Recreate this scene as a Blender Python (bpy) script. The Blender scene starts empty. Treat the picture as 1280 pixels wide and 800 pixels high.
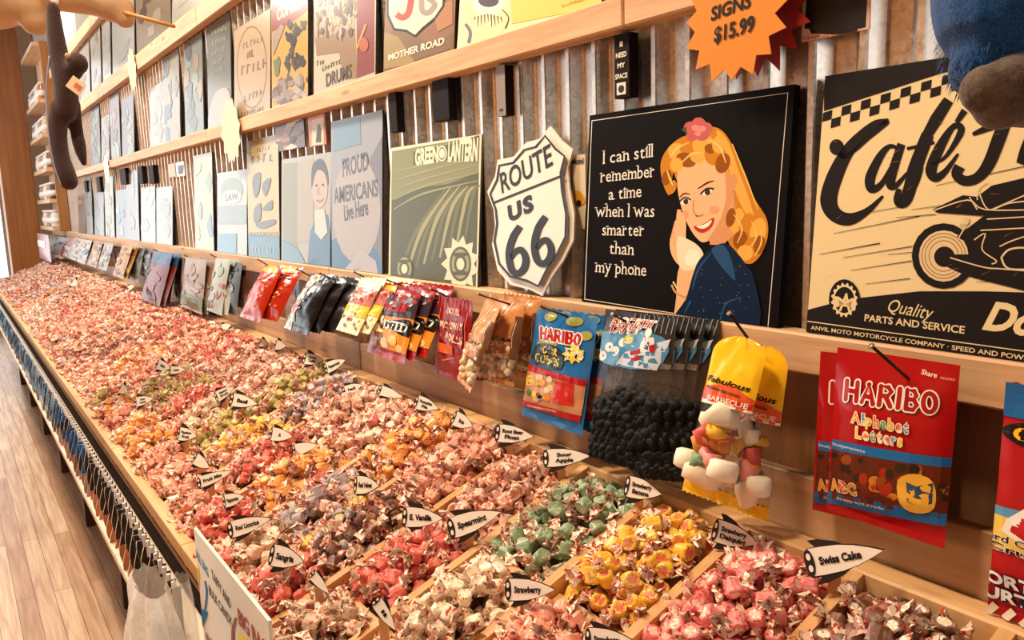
import bpy, math, random
import numpy as np
from mathutils import Vector, noise
from mathutils.geometry import tessellate_polygon
random.seed(7)
S = bpy.context.scene
COL = S.collection
PI = math.pi

# ------------------------------------------------------------------ camera
EYE = Vector((0, 0, 1.45)); FOC = 1000.0; YAW, PITCH, ROLL = 0.96080477, 0.15333307, -0.03124371
FW = Vector((-math.sin(YAW)*math.cos(PITCH), math.cos(YAW)*math.cos(PITCH), -math.sin(PITCH)))
_r = FW.cross(Vector((0, 0, 1))).normalized(); _u = _r.cross(FW)
RT = _r*math.cos(ROLL) + _u*math.sin(ROLL); UP = -_r*math.sin(ROLL) + _u*math.cos(ROLL)
cam = bpy.data.objects.new('camera', bpy.data.cameras.new('camera')); COL.objects.link(cam)
from mathutils import Matrix
cam.matrix_world = Matrix(((RT.x, UP.x, -FW.x, EYE.x), (RT.y, UP.y, -FW.y, EYE.y), (RT.z, UP.z, -FW.z, EYE.z), (0, 0, 0, 1)))
cam.data.sensor_width = 36; cam.data.lens = 36*FOC/1280; cam.data.clip_start = .02
S.camera = cam
# ------------------------------------------------------------------ world, light, exposure
S.view_settings.view_transform = 'Standard'; S.view_settings.look = 'None'
S.view_settings.gamma = 1; S.view_settings.use_curve_mapping = False
S.view_settings.exposure = 0.28
W = bpy.data.worlds.new('world'); S.world = W; W.use_nodes = True
W.node_tree.nodes['Background'].inputs[0].default_value = (1, .62, .36, 1)
W.node_tree.nodes['Background'].inputs[1].default_value = .09

def area(name, loc, target, sx, sy, power, color):
    l = bpy.data.lights.new(name, 'AREA'); l.shape = 'RECTANGLE'; l.size = sx; l.size_y = sy; l.energy = power; l.color = color
    o = bpy.data.objects.new(name, l); COL.objects.link(o); o.location = loc
    o.rotation_euler = (Vector(target) - Vector(loc)).to_track_quat('-Z', 'Y').to_euler()
    return o
area('window_daylight', (-9.3, -2.0, 2.2), (-2.0, .6, 1.3), 4.2, 2.8, 30, (.90, .96, 1))
area('added_rib_light', (4.8, -.7, 2.0), (-1.2, .9, 1.5), 1.6, 2.2, 34, (1, .97, .92))  # added light out of view, gives the metal ribs their bright stripes
area('added_wall_light', (-2.2, -3.4, 3.6), (-2.6, -5.2, 1.4), .5, .5, 150, (1, .80, .56))  # added light on the unseen front wall, for metal reflections and fill
for _x, _p, _c in ((-1.25, 44, (1, .80, .56)), (-2.6, 50, (1, .82, .62)), (-4.4, 52, (1, .88, .74)), (-6.8, 62, (1, .90, .80))):
    area('ceiling_lamp', (_x, -.25, 3.5), (_x+.5, .6, .9), .32, .32, _p, _c)

def ray(px, py): return FW + RT*((px-640)/FOC) - UP*((py-400)/FOC)
def on_y(px, py, y): d = ray(px, py); return EYE + d*(y/d.y)
def on_x(px, py, x): d = ray(px, py); return EYE + d*(x/d.x)
def at(px, py, dist): return EYE + ray(px, py)*dist

# ------------------------------------------------------------------ materials
def lin(c): return tuple((v/255/12.92 if v/255 <= .04045 else ((v/255+.055)/1.055)**2.4) for v in c)
_m = {}
def M(c, rough=.5, metal=0, spec=.4, coat=0, name=None, sub=0, sheen=0):
    k = (tuple(c), rough, metal, spec, coat, sub, sheen)
    if k in _m: return _m[k]
    m = bpy.data.materials.new(name or 'paint_%d_%d_%d' % tuple(c)); m.use_nodes = True
    b = m.node_tree.nodes['Principled BSDF']
    b.inputs['Base Color'].default_value = (*lin(c), 1); b.inputs['Roughness'].default_value = rough
    b.inputs['Metallic'].default_value = metal; b.inputs['Specular IOR Level'].default_value = spec
    b.inputs['Coat Weight'].default_value = coat; b.inputs['Coat Roughness'].default_value = .12
    if sub: b.inputs['Subsurface Weight'].default_value = sub; b.inputs['Subsurface Radius'].default_value = (.01, .006, .004)
    if sheen: b.inputs['Sheen Weight'].default_value = sheen
    _m[k] = m
    return m
def nodes(m):
    nt = m.node_tree
    def N(t, **kw):
        n = nt.nodes.new(t)
        for k, v in kw.items():
            if k in n.inputs: n.inputs[k].default_value = v
            else: setattr(n, k, v)
        return n
    return nt, N, nt.nodes['Principled BSDF'], nt.links.new
def ramp(N, stops):
    r = N('ShaderNodeValToRGB'); e = r.color_ramp.elements
    while len(e) < len(stops): e.new(.5)
    for el, (p, c) in zip(e, stops): el.position = p; el.color = (*lin(c), 1)
    return r
def wood(name, c1, c2, axis='X', scale=1.0, rough=.55, knots=True):
    m = bpy.data.materials.new(name); m.use_nodes = True; nt, N, b, L = nodes(m)
    tc = N('ShaderNodeTexCoord'); mp = N('ShaderNodeMapping')
    sc = {'X': (1.2, 22, 22), 'Y': (22, 1.2, 22), 'Z': (22, 22, 1.2)}[axis]
    mp.inputs['Scale'].default_value = tuple(v*scale for v in sc)
    L(tc.outputs['Object'], mp.inputs[0])
    n = N('ShaderNodeTexNoise', Scale=2.2, Detail=6, Roughness=.6, Distortion=.6); L(mp.outputs[0], n.inputs[0])
    r = ramp(N, [(.3, c1), (.68, c2)]); L(n.outputs[0], r.inputs[0])
    out = r.outputs[0]
    if knots:
        mp2 = N('ShaderNodeMapping'); mp2.inputs['Scale'].default_value = {'X': (3, 14, 14), 'Y': (14, 3, 14), 'Z': (14, 14, 3)}[axis]
        L(tc.outputs['Object'], mp2.inputs[0])
        v = N('ShaderNodeTexVoronoi', Scale=1.0); L(mp2.outputs[0], v.inputs[0])
        k = ramp(N, [(.05, (60, 30, 15)), (.13, (255, 255, 255))]); L(v.outputs['Distance'], k.inputs[0])
        mx = N('ShaderNodeMix', data_type='RGBA', blend_type='MULTIPLY'); mx.inputs[0].default_value = .6
        L(out, mx.inputs[6]); L(k.outputs[0], mx.inputs[7]); out = mx.outputs[2]
    L(out, b.inputs['Base Color']); b.inputs['Roughness'].default_value = rough
    bp = N('ShaderNodeBump', Strength=.15, Distance=.002); L(n.outputs[0], bp.inputs['Height']); L(bp.outputs[0], b.inputs['Normal'])
    return m
WOOD_RAIL = wood('pine_ledge_wood', (192, 142, 98), (226, 184, 138))
WOOD_BIN = wood('pine_bin_wood', (205, 150, 95), (232, 188, 132))
WOOD_BINY = wood('pine_divider_wood', (196, 140, 84), (224, 174, 116), 'Y', knots=False)
WOOD_PLY = wood('plywood', (156, 114, 76), (208, 168, 124), 'X', .45)
WOOD_DARK = wood('recess_board_wood', (126, 80, 44), (164, 110, 66), 'Z', .6)
WOOD_POST = wood('oak_post_wood', (150, 92, 42), (178, 116, 60), 'Z', .5, .4, False)
WOOD_SHELF = wood('shelf_wood', (200, 160, 116), (226, 190, 150), 'X', .6, .5, False)
WOOD_SIDE = wood('shelf_side_wood', (150, 98, 46), (176, 120, 62), 'Z', .6, .5, False)
WOOD_STICK = M((214, 164, 108), .6)

def metal_mat():
    m = bpy.data.materials.new('galvanised_metal'); m.use_nodes = True; nt, N, b, L = nodes(m)
    tc = N('ShaderNodeTexCoord')
    v = N('ShaderNodeTexVoronoi', Scale=170); L(tc.outputs['Object'], v.inputs[0])
    n = N('ShaderNodeTexNoise', Scale=6, Detail=4); L(tc.outputs['Object'], n.inputs[0])
    mx = N('ShaderNodeMix', data_type='RGBA'); mx.inputs[0].default_value = .5
    L(v.outputs['Color'], mx.inputs[6]); L(n.outputs[0], mx.inputs[7])
    bw = N('ShaderNodeRGBToBW'); L(mx.outputs[2], bw.inputs[0])
    r = ramp(N, [(.25, (196, 188, 178)), (.75, (232, 226, 218))]); L(bw.outputs[0], r.inputs[0]); L(r.outputs[0], b.inputs['Base Color'])
    rr = N('ShaderNodeMapRange'); rr.inputs['To Min'].default_value = .22; rr.inputs['To Max'].default_value = .46
    L(bw.outputs[0], rr.inputs[0]); L(rr.outputs[0], b.inputs['Roughness'])
    b.inputs['Metallic'].default_value = .88
    bp = N('ShaderNodeBump', Strength=.12, Distance=.001); L(bw.outputs[0], bp.inputs['Height']); L(bp.outputs[0], b.inputs['Normal'])
    return m
METAL = metal_mat()

def floor_mat():
    m = bpy.data.materials.new('plank_floor'); m.use_nodes = True; nt, N, b, L = nodes(m)
    tc = N('ShaderNodeTexCoord'); mp = N('ShaderNodeMapping'); L(tc.outputs['Object'], mp.inputs[0])
    br = N('ShaderNodeTexBrick', Scale=1.0); br.offset = .37
    br.inputs['Brick Width'].default_value = 1.7; br.inputs['Row Height'].default_value = .062; br.inputs['Mortar Size'].default_value = .0012
    br.inputs['Color1'].default_value = (*lin((226, 194, 160)), 1); br.inputs['Color2'].default_value = (*lin((188, 144, 104)), 1)
    br.inputs['Mortar'].default_value = (*lin((110, 70, 40)), 1)
    L(mp.outputs[0], br.inputs[0])
    mp2 = N('ShaderNodeMapping'); mp2.inputs['Scale'].default_value = (1.5, 26, 1); L(tc.outputs['Object'], mp2.inputs[0])
    n = N('ShaderNodeTexNoise', Scale=2, Detail=6, Distortion=.5); L(mp2.outputs[0], n.inputs[0])
    r = ramp(N, [(.3, (190, 160, 130)), (.65, (255, 255, 255))]); L(n.outputs[0], r.inputs[0])
    mx = N('ShaderNodeMix', data_type='RGBA', blend_type='MULTIPLY'); mx.inputs[0].default_value = .8
    L(br.outputs[0], mx.inputs[6]); L(r.outputs[0], mx.inputs[7]); L(mx.outputs[2], b.inputs['Base Color'])
    b.inputs['Roughness'].default_value = .38
    return m

def film_mat(name, tint, alpha):
    m = bpy.data.materials.new(name); m.use_nodes = True; nt, N, b, L = nodes(m)
    tr = N('ShaderNodeBsdfTransparent'); mix = N('ShaderNodeMixShader'); mix.inputs[0].default_value = alpha
    b.inputs['Base Color'].default_value = (*lin(tint), 1); b.inputs['Roughness'].default_value = .1; b.inputs['Specular IOR Level'].default_value = .8
    tc = N('ShaderNodeTexCoord'); n = N('ShaderNodeTexNoise', Scale=45, Detail=3); L(tc.outputs['Object'], n.inputs[0])
    bp = N('ShaderNodeBump', Strength=.5, Distance=.006); L(n.outputs[0], bp.inputs['Height']); L(bp.outputs[0], b.inputs['Normal'])
    L(tr.outputs[0], mix.inputs[1]); L(b.outputs[0], mix.inputs[2]); L(mix.outputs[0], nt.nodes['Material Output'].inputs[0])
    return m
FILM = film_mat('clear_plastic_film', (120, 110, 100), .13)
HAZE = film_mat('milky_plastic_film', (250, 246, 240), .8)

def taffy_mat(name, c, amount, base=None):
    # waxed paper over candy: candy colour with scattered red print
    m = bpy.data.materials.new(name); m.use_nodes = True; nt, N, b, L = nodes(m)
    tc = N('ShaderNodeTexCoord'); oi = N('ShaderNodeObjectInfo'); ad = N('ShaderNodeVectorMath', operation='ADD')
    sc = N('ShaderNodeVectorMath', operation='SCALE'); sc.inputs['Scale'].default_value = 3.7
    L(oi.outputs['Random'], sc.inputs[0]); L(tc.outputs['Object'], ad.inputs[0]); L(sc.outputs[0], ad.inputs[1])
    n = N('ShaderNodeTexNoise', Scale=165, Detail=1.5); L(ad.outputs[0], n.inputs[0])
    n2 = N('ShaderNodeTexNoise', Scale=85, Detail=2); L(ad.outputs[0], n2.inputs[0])
    pale = tuple(int(v+(w-v)*(.32 if amount < .9 else .2)) for v, w in zip(c, (250, 234, 220)))
    r0 = ramp(N, [(.46, c), (.60, pale)]); L(n2.outputs[0], r0.inputs[0])
    t = .665 - .115*amount
    r = ramp(N, [(t, (0, 0, 0)), (t+.03, (255, 255, 255))]); L(n.outputs[0], r.inputs[0])
    mx = N('ShaderNodeMix', data_type='RGBA'); L(r.outputs[0], mx.inputs[0]); L(r0.outputs[0], mx.inputs[6]); mx.inputs[7].default_value = (*lin((204, 72, 60)), 1)
    L(mx.outputs[2], b.inputs['Base Color']); b.inputs['Roughness'].default_value = .36; b.inputs['Specular IOR Level'].default_value = .45
    return m

# ------------------------------------------------------------------ mesh builder
class MB:
    def __init__(s): s.v = []; s.f = []; s.m = []; s.s = []; s.mats = []
    def mi(s, mat):
        if mat not in s.mats: s.mats.append(mat)
        return s.mats.index(mat)
    def add(s, vs, fs, mat, smooth=False):
        o = len(s.v); i = s.mi(mat); s.v += [tuple(v) for v in vs]
        for f in fs: s.f.append(tuple(o+k for k in f)); s.m.append(i); s.s.append(smooth)
    def box(s, x0, x1, y0, y1, z0, z1, mat, bev=0):
        if bev:
            b = bev; P = []
            for (x, sx) in ((x0, 1), (x1, -1)):
                for (y, sy) in ((y0, 1), (y1, -1)):
                    for (z, sz) in ((z0, 1), (z1, -1)):
                        P += [(x, y+sy*b, z+sz*b), (x+sx*b, y, z+sz*b), (x+sx*b, y+sy*b, z)]
            s.hull(P, mat); return
        s.add([(x, y, z) for x in (x0, x1) for y in (y0, y1) for z in (z0, z1)],
              [(0, 1, 3, 2), (4, 6, 7, 5), (0, 4, 5, 1), (2, 3, 7, 6), (0, 2, 6, 4), (1, 5, 7, 3)], mat)
    def hull(s, P, mat):
        import bmesh
        bm = bmesh.new(); [bm.verts.new(p) for p in P]
        bmesh.ops.convex_hull(bm, input=bm.verts); bm.verts.index_update()
        s.add([v.co.copy() for v in bm.verts], [tuple(v.index for v in f.verts) for f in bm.faces], mat); bm.free()
    def tube(s, pts, rad, mat, n=10, smooth=True, caps=True, flat=1.0):
        pts = [Vector(p) for p in pts]
        if not isinstance(rad, (list, tuple)): rad = [rad]*len(pts)
        vs = []; fs = []; prev = None
        for i, p in enumerate(pts):
            t = (pts[min(i+1, len(pts)-1)] - pts[max(i-1, 0)]).normalized()
            if prev is None: a = t.orthogonal().normalized()
            else: a = (prev - t*prev.dot(t)).normalized()
            prev = a; b = t.cross(a)
            for k in range(n):
                q = 2*PI*k/n; vs.append(p + (a*math.cos(q) + b*math.sin(q)*flat)*rad[i])
        for i in range(len(pts)-1):
            for k in range(n): fs.append((i*n+k, i*n+(k+1) % n, (i+1)*n+(k+1) % n, (i+1)*n+k))
        if caps: fs.append(tuple(range(n))[::-1]); fs.append(tuple(range((len(pts)-1)*n, len(pts)*n)))
        s.add(vs, fs, mat, smooth)
    def lathe(s, prof, org, mat, n=14, smooth=True):
        s.tube([Vector(org)+Vector((0, 0, z)) for r, z in prof], [max(r, 1e-4) for r, z in prof], mat, n, smooth)
    def ball(s, c, r, mat, n=12, sc=(1, 1, 1)):
        vs = []; fs = []; c = Vector(c); m = n//2
        for i in range(m+1):
            a = PI*i/m
            for k in range(n):
                q = 2*PI*k/n; vs.append(c + Vector((r*sc[0]*math.sin(a)*math.cos(q), r*sc[1]*math.sin(a)*math.sin(q), r*sc[2]*math.cos(a))))
        for i in range(m):
            for k in range(n): fs.append((i*n+k, (i+1)*n+k, (i+1)*n+(k+1) % n, i*n+(k+1) % n))
        s.add(vs, fs, mat, True)
    def build(s, name, parent=None, origin=(0, 0, 0)):
        o = Vector(origin)
        me = bpy.data.meshes.new(name); me.from_pydata([tuple(Vector(v)-o) for v in s.v], [], s.f)
        for m in s.mats: me.materials.append(m)
        me.polygons.foreach_set('material_index', s.m); me.polygons.foreach_set('use_smooth', s.s); me.update()
        ob = bpy.data.objects.new(name, me); COL.objects.link(ob)
        if parent: ob.parent = parent
        else: ob.location = o
        return ob
def tag(o, label, cat, group=None, kind=None):
    o['label'] = label; o['category'] = cat
    if group: o['group'] = group
    if kind: o['kind'] = kind
    return o
def thing(name, label, cat, loc, group=None, rot=(0, 0, 0)):
    o = bpy.data.objects.new(name, None); COL.objects.link(o); o.location = loc; o.rotation_euler = rot; o.empty_display_size = .05
    return tag(o, label, cat, group)
def struct(o): o['kind'] = 'structure'; return o
def copy_tree(o, parent=None):
    c = o.copy(); COL.objects.link(c)
    if parent: c.parent = parent
    for ch in list(o.children): copy_tree(ch, c)
    return c
def spline(P, n=6, closed=False):
    P = [Vector((*p, 0)) if len(p) == 2 else Vector(p) for p in P]; out = []; L = len(P)
    rng = range(L) if closed else range(L-1)
    for i in rng:
        g = (lambda j: P[j % L]) if closed else (lambda j: P[max(0, min(L-1, j))])
        a, b, c, d = g(i-1), g(i), g(i+1), g(i+2)
        for k in range(n):
            t = k/n; out.append(.5*((2*b) + (c-a)*t + (2*a-5*b+4*c-d)*t*t + (3*b-a-3*c+d)*t*t*t))
    if not closed: out.append(P[-1])
    return out

# ------------------------------------------------------------------ flat artwork on a surface
_tc = {}
def text_geo(s, off=0.0, shear=0.0, space=1.0):
    k = (s, off, shear, space)
    if k in _tc: return _tc[k]
    c = bpy.data.curves.new('t', 'FONT'); c.body = s; c.size = 1; c.offset = off; c.shear = shear; c.space_character = space
    c.resolution_u = 3; c.fill_mode = 'FRONT'
    o = bpy.data.objects.new('t', c); COL.objects.link(o); dg = bpy.context.evaluated_depsgraph_get(); dg.update()
    me = o.evaluated_get(dg).to_mesh(); me.calc_loop_triangles()
    V = [(v.co.x, v.co.y) for v in me.vertices]; T = [tuple(t.vertices) for t in me.loop_triangles]
    o.evaluated_get(dg).to_mesh_clear(); bpy.data.objects.remove(o); bpy.data.curves.remove(c)
    xs = [v[0] for v in V] or [0, 1]; _tc[k] = (V, T, min(xs), max(xs))
    return _tc[k]
class Panel:
    # rectangle O + U*a + V*b, size w x h, normal N towards the viewer
    def __init__(s, O, U, V, w, h):
        s.O = Vector(O); s.U = Vector(U).normalized(); s.V = Vector(V).normalized(); s.N = s.U.cross(s.V).normalized(); s.w = w; s.h = h
    def pt(s, a, b, d=0): return s.O + s.U*a + s.V*b + s.N*d
    def px(s, p):
        d = ray(*p); t = (s.O-EYE).dot(s.N)/d.dot(s.N); q = EYE + d*t - s.O
        return (q.dot(s.U), q.dot(s.V))
    def fr(s, p): return (p[0]*s.w, p[1]*s.h)
class Art:
    def __init__(s, P, mode='px', rough=.4, clip=True): s.P = P; s.it = []; s.mode = mode; s.lay = 1; s.rough = rough; s.clip = clip
    def T(s, p): return s.P.px(p) if s.mode == 'px' else s.P.fr(p)
    def k(s):  # metres per unit of width
        if s.mode != 'px': return s.P.h
        c = s.P.pt(s.P.w/2, s.P.h/2); return (c-EYE).dot(FW)/FOC
    def mat(s, c): return c if not isinstance(c, tuple) else M(c, s.rough)
    def tri(s, pts, tris, c, lay=None):
        s.lay += 1
        for t in tris: s.it.append((s.lay, [pts[i] for i in t], s.mat(c)))
    def raw(s, L, c):
        L = [tuple(p[:2]) for p in L]
        if len(L) < 3: return
        s.tri(L, tessellate_polygon([[Vector((x, y, 0)) for x, y in L]]), c)
    def poly(s, pts, c, smooth=0, closed=True):
        if smooth: pts = [p[:2] for p in spline(pts, smooth, True)]
        s.raw([s.T(p) for p in pts], c)
    def ell(s, x, y, rx, ry, c, rot=0, n=20):
        P = []
        for i in range(n):
            a = 2*PI*i/n; ex, ey = rx*math.cos(a), ry*math.sin(a)
            P.append((x+ex*math.cos(rot)-ey*math.sin(rot), y+ex*math.sin(rot)+ey*math.cos(rot)))
        s.poly(P, c)
    def blob(s, x, y, rx, ry, c, seed=0):
        rnd = random.Random(seed*97+int(x*3)); s.poly([(x+rx*rnd.uniform(.45, 1.1)*math.cos(2*PI*i/11), y+ry*rnd.uniform(.45, 1.1)*math.sin(2*PI*i/11)) for i in range(11)], c, 2)
    def stroke(s, pts, w, c, smooth=6, closed=False, ends=None):
        if smooth: pts = [p[:2] for p in spline(pts, smooth, closed)]
        pm = s.mode == 'px' and s.P is not None
        L = [Vector(p[:2]) if pm else Vector(s.T(p)) for p in pts]; n = len(L); kk = 1 if pm else s.k(); A = []; B = []
        for i, p in enumerate(L):
            a = L[(i-1) % n] if closed else L[max(0, i-1)]; b = L[(i+1) % n] if closed else L[min(n-1, i+1)]
            t = (b-a); t = t.normalized() if t.length > 1e-9 else Vector((1, 0)); nn = Vector((-t.y, t.x))
            f = i/max(1, n-1)
            if isinstance(w, (list, tuple)):
                g = f*(len(w)-1); j = min(int(g), len(w)-2); ww = w[j]+(w[j+1]-w[j])*(g-j)
            else: ww = w
            A.append(p+nn*ww*kk/2); B.append(p-nn*ww*kk/2)
        if pm: A = [Vector(s.T(q)) for q in A]; B = [Vector(s.T(q)) for q in B]
        V = A+B; F = []
        for i in range(n if closed else n-1):
            j = (i+1) % n; F += [(i, j, n+j), (i, n+j, n+i)]
        s.tri([tuple(v) for v in V], F, c)
    def text(s, st, L, R, h, c, bold=0.0, shear=0.0, out=None, ow=.05, space=1.0, arc=0):
        # st between baseline ends L and R, capital height h (same unit)
        a, b = Vector(s.T(L)), Vector(s.T(R)); e = b-a; ln = e.length; ex = e.normalized(); ey = Vector((-ex.y, ex.x)); hh = h*s.k()
        base = text_geo(st, bold, shear, space); x0, x1 = base[2], base[3]
        for (o, col) in (([(bold+ow, out)] if out else []) + [(bold, c)]):
            V, T, _, _ = text_geo(st, o, shear, space)
            P = []
            for x, y in V:
                f = (x-x0)/(x1-x0); q = a + ex*(f*ln) + ey*((y/.70 + arc*4*f*(1-f))*hh); P.append((q.x, q.y))
            s.tri(P, T, col)
    def chars(s, st, L, R, h, cols, bold=0.0, out=None, ow=.05):
        ws = [max(.2, text_geo(ch, 0)[3]-text_geo(ch, 0)[2]) if ch != ' ' else .3 for ch in st]; gap = .12; tot = sum(ws)+gap*(len(st)-1); x = 0
        for i, ch in enumerate(st):
            f0, f1 = x/tot, (x+ws[i])/tot; x += ws[i]+gap
            if ch == ' ': continue
            q = lambda f: (L[0]+(R[0]-L[0])*f, L[1]+(R[1]-L[1])*f)
            s.text(ch, q(f0), q(f1), h, cols[i % len(cols)], bold, 0, out, ow)
    SERIF = {'n': ((.08, 0), (.92, 0), (.04, 1)), 'h': ((.08, 0), (.92, 0), (.04, 2)), 'm': ((.06, 0), (.5, 0), (.94, 0), (.03, 1)), 'r': ((.2, 0), (.12, 1)), 'i': ((.5, 0), (.3, 1)), 'l': ((.5, 0), (.3, 2)), 'I': ((.5, 0), (.5, 2)),
             'p': ((.08, 3), (.03, 1)), 'b': ((.03, 2),), 'w': ((.04, 1), (.96, 1)), 'y': ((.06, 1), (.94, 1), (.16, 3)), 'a': ((1.0, 0),)}
    def serif(s, st, L, R, h, c):                  # slab serif lettering, one glyph at a time
        ws = [(text_geo(ch, 0)[3]-text_geo(ch, 0)[2]) if ch != ' ' else .20 for ch in st]; gap = .09; tot = sum(ws)+gap*(len(st)-1); x = 0
        for i, ch in enumerate(st):
            f0, f1 = x/tot, (x+ws[i])/tot; x += ws[i]+gap
            if ch == ' ': continue
            q = lambda f: (L[0]+(R[0]-L[0])*f, L[1]+(R[1]-L[1])*f); s.text(ch, q(f0), q(f1), h, c, .004)
            for fx, lv in s.SERIF.get(ch, ()):
                X, Y = q(f0+(f1-f0)*fx); Y -= h*(.04, .70, 1.0, -.26)[lv]; dx = h*.10; sl = (R[1]-L[1])/(R[0]-L[0])*dx; s.stroke([(X-dx, Y-sl), (X+dx, Y+sl)], h*.06, c, 0)
    def chunky(s, st, L, R, h, w, c, out, ow):     # fat rounded capitals drawn with a broad pen
        G = {'H': [[(0, 0), (0, 1)], [(.8, 0), (.8, 1)], [(0, .5), (.8, .5)]], 'A': [[(0, 0), (.42, 1), (.84, 0)], [(.18, .34), (.66, .34)]], 'R': [[(0, 0), (0, 1), (.5, 1), (.72, .78), (.5, .52), (0, .5)], [(.36, .5), (.76, 0)]],
             'I': [[(.1, 0), (.1, 1)]], 'B': [[(0, 0), (0, 1), (.5, 1), (.66, .77), (.5, .54), (0, .52)], [(.5, .54), (.74, .28), (.5, 0), (0, 0)]], 'O': [[(.42 + .42*math.cos(k*PI/9), .5+.5*math.sin(k*PI/9)) for k in range(19)]]}
        WD = {'H': .8, 'A': .84, 'R': .76, 'I': .2, 'B': .74, 'O': .84}; gap = .42; tot = sum(WD[k] for k in st)+gap*(len(st)-1)
        for wd, col in ((w+ow*2, out), (w, c)):
            x = 0
            for ch in st:
                for path in G[ch]:
                    Q = [(L[0]+(R[0]-L[0])*(x+a)/tot, L[1]+(R[1]-L[1])*(x+a)/tot-h*b) for a, b in path]
                    s.stroke(Q, wd, col, 0)
                    for q in Q: s.ell(q[0], q[1], wd/2, wd/2, col, 0, 10)
                x += WD[ch]+gap
    def scrib(s, L, R, h, c):                     # a line of lettering too small to read
        rnd = random.Random(int(L[0]*7+L[1])); n = max(3, int(math.dist(L, R)/(h*.55))); st = h*.16
        for i in range(n):
            f = (i+rnd.uniform(.2, .5))/n; x = L[0]+(R[0]-L[0])*f; y = L[1]+(R[1]-L[1])*f; g = h*rnd.uniform(.75, 1)
            s.stroke([(x, y), (x+h*.06, y-g)], st, c, 0)
            if rnd.random() < .8: y2 = y-g*rnd.choice((.1, .5, .95)); s.stroke([(x, y2), (x+h*.32, y2-h*.04)], st, c, 0)
    def apply(s, mb, surf=None, grid=None, step=.0003, base=.0003):
        w, h = s.P.w, s.P.h; step = min(step, .0011/max(1, s.lay))
        for lay, poly, mat in s.it:
            d = base + step*lay
            if s.clip: poly = clip_box(poly, 0, w, 0, h)
            if len(poly) < 3: continue
            if grid is None:
                mb.add([(surf or s.P.pt)(x, y, d) for x, y in poly], [tuple(range(len(poly)))], mat)
            else:
                gu, gv = w/grid[0], h/grid[1]
                xs = [p[0] for p in poly]; ys = [p[1] for p in poly]
                for i in range(int(min(xs)/gu-1e-6), int(max(xs)/gu)+1):
                    pc = clip_box(poly, i*gu, (i+1)*gu, -9, 9)
                    if len(pc) < 3: continue
                    for j in range(int(min(ys)/gv-1e-6), int(max(ys)/gv)+1):
                        q = clip_box(pc, -9, 9, j*gv, (j+1)*gv)
                        if len(q) >= 3: mb.add([surf(x, y, d) for x, y in q], [tuple(range(len(q)))], mat, True)
def clip_box(P, x0, x1, y0, y1):
    for ax, val, sg in ((0, x0, 1), (0, x1, -1), (1, y0, 1), (1, y1, -1)):
        if not P: break
        if all(sg*(p[ax]-val) >= 0 for p in P): continue
        Q = []
        for i in range(len(P)):
            a, b = P[i-1], P[i]; da, db = sg*(a[ax]-val), sg*(b[ax]-val)
            if (da >= 0) != (db >= 0):
                t = da/(da-db); Q.append((a[0]+(b[0]-a[0])*t, a[1]+(b[1]-a[1])*t))
            if db >= 0: Q.append(b)
        P = Q
    return P

# ================================================================== THE SETTING
ZS = lambda y: .802 + .3697*(y-.3015)          # sloping top of the candy bins
RZ = [(1.207, 1.261), (1.706, 1.754), (2.150, 2.228), (2.590, 2.668)]
def plane(name, x0, x1, y0, y1, z0, z1, mat):
    mb = MB(); mb.box(x0, x1, y0, y1, z0, z1, mat); return struct(mb.build(name))
plane('wall_front', -7.2, 3, -5.5, -5.4, 0, 3.9, wood('front_wall_boards', (150, 104, 62), (186, 134, 86), 'Z', .4, .6, False))
plane('floor', -13, 3, -6, 1.1, -.05, 0, floor_mat())
mb = MB()                                       # corrugated sheet
prof = [(0, 0), (.009, 0), (.011, .002), (.023, .019), (.027, .021), (.054, .021), (.058, .019), (.069, .002)]
PITCH_M = .071; vs = []; fs = []; x = -9.6
while x < 1.2:
    for dx, dy in prof: vs.append((x+dx, .938+dy, 1.212)); vs.append((x+dx, .938+dy, 3.9))
    x += PITCH_M
for i in range(len(vs)//2-1): fs.append((2*i, 2*i+2, 2*i+3, 2*i+1))
mb.add(vs, fs, METAL); mb.box(-9.6, 1.2, .975, 1.02, 0, 3.9, WOOD_DARK)
struct(mb.build('wall_right'))
mb = MB(); x = -9.5; random.seed(3)
while x < 1.2:                                  # upright boards in the recess under the ledge
    w = random.choice((.12, .14, .14)); mb.box(x, x+w-.004, .948+random.uniform(0, .012), .974, .9, 1.24, WOOD_DARK); x += w
struct(mb.build('trim_1'))
mb = MB(); x = -9.3                             # plywood backboard in lengths
while x < 1.2:
    mb.box(x, x+1.216, .880, .898, .80, 1.077 if x > -1.5 else 1.072, WOOD_PLY, .002); x += 1.22
struct(mb.build('trim_2'))
WHITE_GLOW = bpy.data.materials.new('overcast_sky'); WHITE_GLOW.use_nodes = True
_nt, _N, _b, _L = nodes(WHITE_GLOW); _b.inputs['Emission Color'].default_value = (.88, .95, 1, 1); _b.inputs['Emission Strength'].default_value = 1.6
mb = MB(); mb.box(-11.6, -11.5, -5, .57, .25, 3.4, WHITE_GLOW); struct(mb.build('window_1'))
mb = MB(); mb.box(-11.4, -7.25, -5.5, -5.4, .3, 3.4, WHITE_GLOW); struct(mb.build('added_glow_panel'))  # added glowing panel out of view, reflected as silver in the metal sheet
mb = MB(); wm = M((206, 190, 170), .7)
mb.box(-11.5, -11.4, .57, 1.1, 0, 4, wm); mb.box(-11.5, -11.4, -6, .57, 3.4, 4, wm); mb.box(-11.5, -11.4, -6, .57, 0, .25, wm)
struct(mb.build('wall_left'))
mb = MB(); mb.box(-9.9, -9.6, .52, .80, 0, 3.9, WOOD_POST, .006); mb.box(-9.598, -9.59, .535, .60, 0, 3.9, WOOD_POST); struct(mb.build('trim_3'))

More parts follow.
